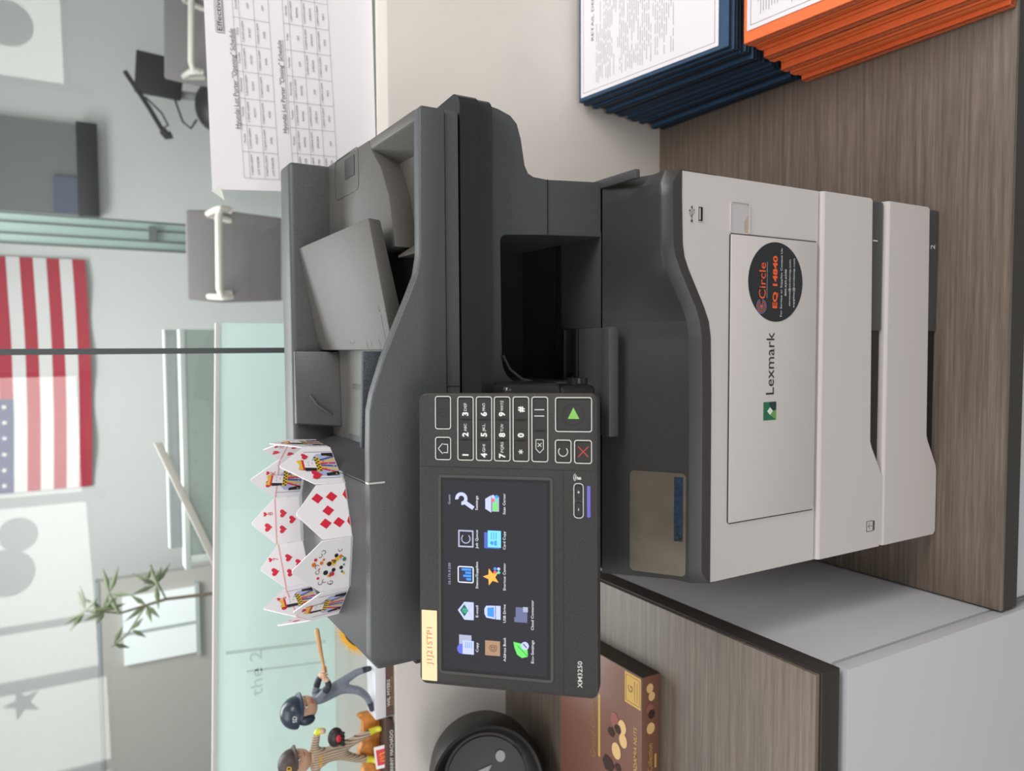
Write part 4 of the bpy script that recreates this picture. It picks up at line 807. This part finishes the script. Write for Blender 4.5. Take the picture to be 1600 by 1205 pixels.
HF = Frame(hc+Vector((0.0, -0.0250, 0.019)), (1, 0, 0), (0, 0.35, 1)); HF.o += HF.n*0.0015; m.text('SD', HF, 0, 0, None, 0.006, 0.0002, txtw); m.build('helmet', B)
m = MB(); m.tube([(-0.506, y-0.014, 0.6405), (-0.498, y-0.0135, 0.6420), (-0.484, y-0.013, 0.6440), (-0.455, y-0.012, 0.6490), (-0.428, y-0.011, 0.6525), (-0.425, y-0.011, 0.6527)], [0.0028, 0.0018, 0.0020, 0.0034, 0.0038, 0.0025], batm, 14); m.build('bat', B)
m = MB(); hand(m, (-0.499, y-0.0135, 0.6418), (1, 0, 0.15), 1); hand(m, (-0.491, y-0.0132, 0.6430), (1, 0, 0.15), -1); m.build('hands', B)
m = MB(); m.box(-0.588, -0.502, 0.545, 0.583, 0.5335, 0.5635, mat('plinth_white', (226, 224, 232), 0.6), 0.001); m.box(-0.586, -0.504, 0.5435, 0.545, 0.5337, 0.5465, mat('plaque_brown', (104, 80, 72), 0.5))
PFb = xzframe(0, 0.5433, 0); m.text('WIL MYERS', PFb, -0.548, 0.5422, 0.044, 0.0050, 0.0002, txtw, bold=0.02); m.text('2016 ALL-STAR GAME', PFb, -0.546, 0.5365, 0.048, 0.0026, 0.0002, gold); m.build('plinth', B, label='white plinth with a brown name plaque')
# sunflower-like fringe standing behind the batter
S = thing('yellow_fringed_ornament', (-0.470, 0.555, 0.5335), 'yellow fringed ornament with brown middle, between batter figurine and printer', 'ornament')
m = MB(); yl = mat('petal_yellow', (246, 186, 40), 0.6); br = mat('seed_brown', (84, 64, 56), 0.8, grain=0.3, gscale=500)
SFw = Frame((-0.459, 0.573, 0.585), (0.80, 0, 0.60), (-0.45, 0.35, 0.75))
def petals(m):
    for i in range(46):
        a = 2*math.pi*i/46; da = 0.075; r0, r1 = 0.020, 0.0355+0.002*math.sin(i*2.1)
        m.quad([SFw.p(r0*math.cos(a-da)*1.25, r0*math.sin(a-da)*0.75, 0.0008*(i % 2)), SFw.p(r1*math.cos(a)*1.25, r1*math.sin(a)*0.75, 0.002), SFw.p(r0*math.cos(a+da)*1.25, r0*math.sin(a+da)*0.75, 0.0008*(i % 2))], yl)
    m.lathe([(0.0, -0.003), (0.0205, -0.003), (0.022, 0.0), (0.0205, 0.0005)], Frame(SFw.o, SFw.ux, SFw.uy), yl, 40, lambda r, h, a: (r*(1.25*abs(math.cos(a))+0.75*abs(math.sin(a)))/(abs(math.cos(a))+abs(math.sin(a))), h))
petals(m); m.build('fringe', S)
m = MB(); m.disc(SFw, 0.004, -0.002, 0.0235, 0.0012, 0.0035, br, 30, 0.0135); m.build('centre', S)
m = MB(); m.tube([(-0.459, 0.575, 0.5345), (-0.458, 0.575, 0.560), (-0.459, 0.575, 0.584)], 0.004, mat('stem_green', (96, 110, 70), 0.6), 10); m.disc(Frame((-0.459, 0.575, 0.5345), (1, 0, 0), (0, 1, 0)), 0, 0, 0.006, -0.001, 0.0015, br, 20); m.build('stem', S)
# fielder: pinstripes, glove in front, on a brown base with orange flames of wood
Fd = thing('fielder_figurine', (-0.635, 0.558, 0.5335), 'bobblehead baseball player in tan pinstripes holding a glove, left of the batter', 'figurine')
y = 0.564
N2 = [(-0.631, y, 0.621, 0.0095), (-0.632, y, 0.636, 0.0105), (-0.632, y, 0.651, 0.0135), (-0.629, y, 0.664, 0.0055),
      (-0.624, y-0.002, 0.611, 0.0080), (-0.6155, y-0.006, 0.586, 0.0066), (-0.609, y-0.006, 0.556, 0.0048), (-0.6075, y-0.014, 0.5515, 0.0046),
      (-0.640, y, 0.611, 0.0080), (-0.652, y, 0.588, 0.0066), (-0.660, y-0.002, 0.562, 0.0050), (-0.664, y-0.010, 0.5530, 0.0046),
      (-0.616, y-0.002, 0.657, 0.0068), (-0.596, y-0.004, 0.6540, 0.0060), (-0.587, y-0.006, 0.6525, 0.0058), (-0.585, y-0.016, 0.6430, 0.0045),
      (-0.648, y-0.002, 0.657, 0.0068), (-0.668, y-0.010, 0.650, 0.006), (-0.672, y-0.018, 0.635, 0.005)]
E2 = [(0, 1), (1, 2), (2, 3), (0, 4), (4, 5), (5, 6), (6, 7), (0, 8), (8, 9), (9, 10), (10, 11), (2, 12), (12, 13), (13, 14), (14, 15), (2, 16), (16, 17), (17, 18)]
M2 = [strp, strp, strp, skn, strp, strp, yelb, yelb, strp, strp, yelb, yelb, strp, strp, yelb, skn, strp, strp, skn]
m = MB(); skinned(m, N2, E2, M2); m.build('body', Fd)
hc = Vector((-0.628, y-0.003, 0.683)); fw = Vector((0.86, -0.5, 0.05))
m = MB(); m.ball(hc, (0.0185, 0.0185, 0.021), skn, 24, 14); face(m, hc, 0.0185, fw); m.ball(hc+Vector((-0.006, 0.006, 0.002)), (0.018, 0.016, 0.018), hairm, 16, 10); m.build('head', Fd)
m = MB(); cap(m, hc+Vector((-0.001, 0, 0.006)), 0.0195, fw, mat('cap_brown', (66, 54, 50), 0.5), tilt=-0.05)
HF = Frame(hc+Vector((0.004, -0.0228, 0.0185)), (1, 0, 0), (0, 0.35, 1)); HF.o += HF.n*0.0015; m.text('SD', HF, 0, 0, None, 0.007, 0.0002, yl); m.build('baseball_cap', Fd)
m = MB(); m.ball((-0.597, y-0.020, 0.629), (0.0155, 0.007, 0.012), mat('glove_black', (44, 38, 38), 0.4), 18, 10)
for i in range(4): m.tube([(-0.606+i*0.005, y-0.022, 0.624), (-0.611+i*0.006, y-0.024, 0.616)], [0.0035, 0.0028], mat('glove_black', (44, 38, 38), 0.4), 8)
m.ball((-0.597, y-0.0268, 0.626), (0.006, 0.001, 0.004), cred, 10, 6); m.build('glove', Fd)
m = MB(); hand(m, (-0.672, y-0.020, 0.630), (1, 0, 0), 1); m.build('hand', Fd)
m = MB(); m.box(-0.641, -0.622, 0.5485, 0.5490, 0.645, 0.649, gold) if False else None
JF = xzframe(0, y-0.0128, 0); m.text('PADRES', JF, -0.632, 0.650, 0.018, 0.0045, 0.0, yl, bold=0.02); m.build('jersey_lettering', Fd)
m = MB(); pb = mat('plinth_brown', (86, 66, 60), 0.55); m.xz([(-0.702, 0.5337), (-0.598, 0.5337), (-0.590, 0.5400), (-0.587, 0.5485), (-0.702, 0.5485)], 0.543, 0.586, pb, 0.0015)
PFb = xzframe(0, 0.5427, 0); m.text('MANNY MACHADO', PFb, -0.646, 0.5388, 0.074, 0.0058, 0.0002, txtw, bold=0.02); m.build('plinth', Fd, label='brown plinth with a white player name')
m = MB(); om = mat('log_orange', (206, 132, 54), 0.5, grain=0.35, gscale=90); prof = []; R_ = random.Random(4); x = -0.702
while x < -0.585: prof.append((x, 0.574+R_.random()*0.010)); x += 0.0075
m.xz([(-0.702, 0.5483)]+prof+[(-0.587, 0.576), (-0.588, 0.5483)], 0.569, 0.584, om, 0.001); m.build('canyon_backdrop', Fd, label='orange rocky backdrop on the plinth')
m = MB(); CFr = Frame((-0.6525, 0.5500, 0.551), (0.99, 0.02, 0.10), (-0.1, 0.25, 0.96))
m.plate(CFr, -0.0185, 0.0185, -0.0125, 0.0125, 0.002, 0, 0.001, cardw); m.plate(CFr, -0.013, 0.013, -0.0095, 0.0095, 0.0006, 0.001, 0.0014, cred); m.tube([CFr.p(a, b, 0.0018) for a, b in ((-0.0075, -0.006), (-0.0055, 0.004), (-0.003, 0.005), (0, -0.004), (0.003, 0.005), (0.0055, 0.004), (0.0075, -0.006))], 0.0008, yl, 6)
m.build('sponsor_card', Fd, label='small white card with a yellow arches mark on red')

# ================================================================== BEHIND THE GLASS
frost = mat('frosted_panel', (228, 243, 241), 0.25, spec=0.6)
nt = frost.node_tree; tl_ = nt.nodes.new('ShaderNodeBsdfTranslucent'); tl_.inputs['Color'].default_value = (0.84, 0.93, 0.91, 1); mx_ = nt.nodes.new('ShaderNodeMixShader'); mx_.inputs[0].default_value = 0.45
nt.links.new(nt.nodes['Principled BSDF'].outputs[0], mx_.inputs[1]); nt.links.new(tl_.outputs[0], mx_.inputs[2]); nt.links.new(mx_.outputs[0], nt.nodes['Material Output'].inputs['Surface'])
t = thing('desk_screen', (-0.7, 0.86, 0.533), 'glossy pale mint writing panel standing on the ledge behind the glass, behind figurines', 'screen')
m = MB(); m.xz([(-2.5, 0.5335), (0.0465, 0.5335), (0.0465, 0.7325), (-2.5, 0.81)], 0.850, 0.856, frost, 0.001); m.build('panel', t)
m = MB(); sf = Frame((0, 0.8495, 0), (1, 0, 0), (0, 0, 1)); sg = mat('writing_and_reflection_grey', (200, 216, 213), 0.6)
m.text('the 2', sf, -0.60, 0.683, 0.085, 0.022, 0, sg); m.line2(sf, (-0.550, 0.735), (-0.566, 0.552), 0.006, 0, sg); m.line2(sf, (-0.5920, 0.70), (-0.6060, 0.552), 0.004, 0, sg); m.build('writing_and_reflections', t)  # faint writing, plus two slanting streaks: reflections painted onto the panel
m = MB(); m.xz([(-2.5, 0.809), (0.0465, 0.7320), (0.0465, 0.7385), (-2.5, 0.8155)], 0.846, 0.860, mat('panel_trim', (214, 206, 204), 0.5)); m.build('trim', t)
# cubicle unit with glass panels and a beige rail
cgrey = mat('cubicle_grey', (150, 152, 154), 0.7); cgl = mat('cubicle_glass', (168, 180, 174), 0.25, spec=0.7); tan = mat('rail_beige', (206, 198, 190), 0.5); cfr = mat('cubicle_frame', (206, 212, 208), 0.4)
t = thing('cubicle_panel', (-0.3, 2.03, FLOOR), 'grey office cubicle divider with light top frame, beyond the mint panel', 'divider')
m = MB(); m.box(-0.66, 0.062, 2.0, 2.05, FLOOR, 0.645, cgl); m.build('lower_panel', t)
m = MB(); m.box(-0.70, 0.062, 1.99, 2.06, 0.645, 0.662, cfr, 0.002); m.box(-0.68, -0.655, 1.99, 2.06, FLOOR, 0.645, cfr, 0.002); m.build('frame', t)
m = MB(); m.box(-0.64, 0.062, 2.05, 2.08, 0.662, 0.695, cgrey); m.box(-0.64, 0.062, 2.048, 2.082, 0.695, 0.700, cfr); m.build('upper_panel', t)
t = thing('beige_rail', (-0.5, 1.95, FLOOR), 'slanting beige rail crossing in front of the cubicle divider', 'rail')
m = MB(); m.prism([(-0.286, 1.96, 0.745), (-0.286, 1.96, 0.722), (-0.9, 1.96, 0.478), (-0.9, 1.96, 0.502)], (0, 0.02, 0), tan, 0.002); m.box(-0.90, -0.88, 1.962, 1.978, FLOOR, 0.495, tan); m.build('rail', t)
# office chairs
seatm = mat('chair_mesh', (124, 118, 118), 0.8); armm = mat('chair_arm', (214, 206, 198), 0.5)
def office_chair(loc, rz, label, scale=1.0):
    t = thing('office_chair', loc, label, 'chair', 'grey office chairs behind the glass'); lx, ly, lz = loc; M = Matrix.Translation(loc) @ Matrix.Rotation(rz, 4, 'Z')
    def done(m, name, **k):
        m.v = [M @ Vector(v) for v in m.v]; return m.build(name, t, **k)
    m = MB(); m.prism([(-0.17, 0.13, 0.92), (0.17, 0.13, 0.92), (0.185, 0.16, 1.15), (0.175, 0.17, 1.285), (-0.175, 0.17, 1.285), (-0.185, 0.16, 1.15)], (0, 0.03, 0), seatm, 0.01); done(m, 'backrest')
    m = MB(); m.box(-0.185, 0.185, -0.17, 0.15, 0.86, 0.93, seatm, 0.03, 3); done(m, 'seat')
    for s_ in (-1, 1):
        m = MB(); x = s_*0.16; m.tube([(x*0.9, 0.16, 1.12), (x, 0.14, 1.205), (x, 0.10, 1.215), (x-0.30*(s_ > 0)*0, -0.10, 1.215), (x, -0.14, 1.20), (x*0.97, -0.14, 1.17)], 0.012, armm, 10); done(m, 'armrest')
    m = MB(); m.tube([(0.155, -0.155, 1.19), (0.155, -0.16, 1.212), (0.13, -0.165, 1.22), (-0.13, -0.165, 1.22), (-0.155, -0.16, 1.212), (-0.155, -0.155, 1.19)], 0.013, armm, 10); done(m, 'front_bar'); m = MB(); m.tube([(0, 0, 0.12), (0, 0, 0.88)], 0.028, armm, 12)
    for i in range(5):
        a = 2*math.pi*i/5; m.tube([(0, 0, 0.13), (0.30*math.cos(a), 0.30*math.sin(a), 0.075)], [0.026, 0.016], armm, 8); m.ball((0.30*math.cos(a), 0.30*math.sin(a), 0.032), 0.032, blk, 12, 8)
    done(m, 'base')
office_chair((0.36, 2.50, FLOOR), math.radians(-4), 'grey mesh office chair with pale armrests, just behind the glass joint')
office_chair((1.36, 3.02, FLOOR), math.radians(-12), 'grey mesh office chair with pale armrests, farther back by the black monitor')
# near pale armrest bar seen over the paper and monitor
t = thing('black_monitor', (1.36, 3.85, 0.161), 'black monitor on a stand with cables at the far end of the office', 'monitor')
m = MB(); m.hexa([(1.31, 3.80, 0.405), (1.52, 3.80, 0.380), (1.52, 3.83, 0.380), (1.31, 3.83, 0.405)], [(1.325, 3.80, 0.625), (1.535, 3.80, 0.610), (1.535, 3.83, 0.610), (1.325, 3.83, 0.625)], blk, 0.006); m.build('screen', t)
m = MB(); m.tube([(1.36, 3.85, 0.17), (1.345, 3.85, 0.60)], 0.022, mat('stand_grey', (150, 150, 148), 0.5), 10); m.disc(Frame((1.36, 3.85, 0.161), (1, 0, 0), (0, 1, 0)), 0, 0, 0.14, 0.0, 0.015, blk, 30); m.build('stand', t)
m = MB(); m.tube([(1.42, 3.82, 0.665), (1.25, 3.80, 0.560), (1.135, 3.78, 0.500)], 0.012, blk, 8); m.tube([(1.135, 3.78, 0.50), (1.11, 3.78, 0.48), (1.12, 3.78, 0.46)], 0.022, blk, 8); m.build('arm', t)
m = MB(); m.tube([(1.30, 3.8, 0.575), (1.23, 3.80, 0.50), (1.17, 3.80, 0.47), (1.15, 3.79, 0.50)], 0.005, blk, 6); m.tube([(1.34, 3.82, 0.44), (1.20, 3.8, 0.40), (1.17, 3.8, 0.36), (1.22, 3.8, 0.33)], 0.006, blk, 6); m.build('cables', t)
t = thing('low_desk', (1.35, 3.75, FLOOR), 'long grey desk with dark clutter under the far black monitor', 'desk')
m = MB(); m.box(0.95, 2.3, 3.45, 4.1, 0.12, 0.16, mat('desk_grey', (140, 142, 140), 0.4), 0.003); m.build('top', t)
for dx_ in (0.98, 2.22): m = MB(); m.box(dx_, dx_+0.05, 3.48, 4.06, FLOOR, 0.12, mat('desk_grey', (140, 142, 140), 0.4)); m.build('leg', t)
t = thing('black_office_bag', (1.25, 3.62, 0.162), 'black bag slumped on the far grey desk', 'bag')
m = MB(); m.ball((1.25, 3.62, 0.264), (0.13, 0.09, 0.10), blk, 18, 12); m.ball((1.38, 3.64, 0.234), (0.08, 0.07, 0.06), blk, 14, 10); m.build('bag_body', t)
# dark doorway block, black bench and blue-grey panel on the far wall
t = thing('grey_display_wall', (0.97, 4.2, 0.77), 'grey framed display panel with black lower band on the far wall', 'panel')
m = MB(); m.box(0.735, 1.215, 4.20, 4.248, 0.885, 1.48, mat('display_grey', (124, 126, 126), 0.7)); m.build('panel', t)
m = MB(); m.box(0.730, 1.225, 4.16, 4.248, 0.785, 0.885, mat('display_black', (34, 34, 38), 0.5), 0.003); m.build('black_band', t)
m = MB(); m.box(0.735, 0.925, 4.17, 4.199, 0.886, 1.0, mat('display_blue', (96, 102, 120), 0.6)); m.build('blue_panel', t)
t = thing('grey_partition_wall', (-2.4, 3.7, FLOOR), 'tall warm grey partition at the far left, below the mirrored star', 'partition')
m = MB(); m.box(-3.6, -1.16, 3.68, 3.74, FLOOR, 0.86, mat('partition_warm_grey', (176, 172, 166), 0.8)); m.build('wall_section', t)
m = MB(); m.box(-3.6, -1.16, 3.675, 3.745, 0.86, 0.875, mat('partition_cap', (150, 156, 160), 0.5)); m.build('cap_rail', t)
t = thing('hatch_window', (-1.42, 3.66, 0.3), 'small bright two-part pane set in the warm grey partition', 'window')
m = MB(); m.box(-1.60, -1.25, 3.655, 3.678, 0.42, 0.76, mat('pane_white', (236, 240, 240), 0.3, emit=0.12)); m.build('pane', t)
m = MB(); m.box(-1.445, -1.430, 3.650, 3.655, 0.42, 0.76, mat('pane_bar', (170, 176, 176), 0.5)); m.box(-1.62, -1.23, 3.650, 3.678, 0.40, 0.42, mat('pane_bar', (170, 176, 176), 0.5)); m.build('pane_frame', t)
# glass partition frame with thin dark bars
m = MB(); dbar = mat('partition_bar', (92, 98, 96), 0.4)
t = thing('glass_partition', (0.49, 3.02, FLOOR), 'narrow greenish glass partition with thin dark upright bars in the far office', 'partition')
for x0 in (0.535, 0.50, 0.455, 0.418): m = MB(); m.box(x0, x0+0.008, 3.0, 3.02, FLOOR, 1.95, dbar); m.build('bar', t)
m = MB(); m.box(0.42, 0.54, 3.005, 3.012, FLOOR, 1.95, mat('green_glass', (150, 168, 162), 0.15)); m.build('pane', t)
m = MB(); m.box(0.41, 0.56, 2.98, 3.0, 0.30, 0.44, mat('partition_box', (84, 86, 88), 0.5), 0.003); m.box(0.46, 0.52, 2.985, 3.0, 0.62, 0.65, dbar); m.build('lock_box', t)
# flag
fw_ = mat('flag_white', (222, 218, 216), 0.8); frd = mat('flag_red', (176, 54, 70), 0.8); fbl = mat('flag_blue', (60, 70, 116), 0.8)
t = thing('wall_flag', (-0.13, 4.24, 0.86), 'red and white striped flag with starred blue corner hanging on the far wall', 'flag')
m = MB(); FX0, FX1, FZ0, FS = -0.760, 0.492, 0.865, 0.0605; NXf = 30
def fp(x, z, o_=0): return (x, 4.215-0.012*math.sin(x*14+z*3)-o_, z+0.016*math.sin((x-FX0)*2.4)*(-1)*0.9)
for s_ in range(13):
    z0 = FZ0+s_*FS
    for i in range(NXf):
        xa, xb = FX0+(FX1-FX0)*i/NXf, FX0+(FX1-FX0)*(i+1)/NXf
        m.quad([fp(xa, z0), fp(xb, z0), fp(xb, z0+FS), fp(xa, z0+FS)], frd if s_ % 2 == 0 else fw_)
m.build('stripes', t)
m = MB(); cx1 = FX0+(FX1-FX0)*0.40
for i in range(12):
    xa, xb = FX0+(cx1-FX0)*i/12, FX0+(cx1-FX0)*(i+1)/12; m.quad([fp(xa, FZ0+6*FS, 0.002), fp(xb, FZ0+6*FS, 0.002), fp(xb, FZ0+13*FS, 0.002), fp(xa, FZ0+13*FS, 0.002)], fbl)
for r_ in range(9):
    for c_ in range(6 if r_ % 2 == 0 else 5):
        x = FX0+(cx1-FX0)*((c_*2+1+(r_ % 2)))/12; z = FZ0+6*FS+7*FS*(r_+1)/10; o_ = Vector(fp(x, z, 0.004))
        m.quad([(o_.x+(0.017 if i % 2 == 0 else 0.0068)*math.sin(math.pi*i/5)*-1, o_.y, o_.z+(0.017 if i % 2 == 0 else 0.0068)*math.cos(math.pi*i/5)) for i in range(10)], fw_)
m.build('starred_canton', t)
# potted plant far left
t = thing('potted_plant', (-1.15, 3.05, FLOOR), 'thin leafy olive-green plant in a pale pot, at the far left of the office', 'plant')
m = MB(); m.lathe([(0.0, 0.0), (0.12, 0.0), (0.16, 0.38), (0.15, 0.38), (0.14, 0.34), (0.0, 0.34)], Frame((-1.15, 3.05, FLOOR), (1, 0, 0), (0, 1, 0)), mat('pot_pale', (206, 204, 198), 0.5), 28); m.build('pot', t)
m = MB(); lf = mat('leaf_olive', (104, 114, 84), 0.6); st = [(-1.15, 3.05, -0.4), (-1.12, 3.04, 0.2), (-1.10, 3.03, 0.62), (-1.12, 3.0, 0.80), (-1.08, 2.98, 0.93)]; m.tube(st, [0.012, 0.010, 0.007, 0.005, 0.003], mat('twig', (110, 96, 80), 0.7), 7)
for br_ in ([(-1.10, 3.03, 0.62), (-1.0, 3.0, 0.66), (-0.93, 3.0, 0.68)], [(-1.11, 3.02, 0.70), (-1.22, 3.0, 0.78), (-1.26, 3.0, 0.84)], [(-1.12, 3.0, 0.80), (-1.03, 3.0, 0.84)]): m.tube(br_, 0.004, lf, 6)
m.build('stem', t)
m = MB(); R_ = random.Random(9)
for i in range(34):
    c = Vector(R_.choice([(-1.08, 2.98, 0.93), (-1.10, 3.0, 0.86), (-1.25, 3.0, 0.83), (-1.20, 3.0, 0.76), (-1.03, 3.0, 0.84), (-0.95, 3.0, 0.68), (-1.02, 3.0, 0.66), (-1.11, 3.02, 0.70)])); a = R_.random()*6.28; l = 0.07+R_.random()*0.05; d = Vector((math.cos(a), R_.uniform(-.5, .5), math.sin(a))).normalized(); s_ = d.cross(Vector((0, 1, 0))).normalized()*0.011
    m.add([c, c+d*l*0.4+s_, c+d*l, c+d*l*0.4-s_, c+d*l*0.45+Vector((0, -0.006, 0))], [(0, 3, 4), (3, 2, 4), (2, 1, 4), (1, 0, 4)], lf)
m.build('leaves', t, kind='stuff')
for o in bpy.data.objects:
    if '_o' in o: del o['_o']
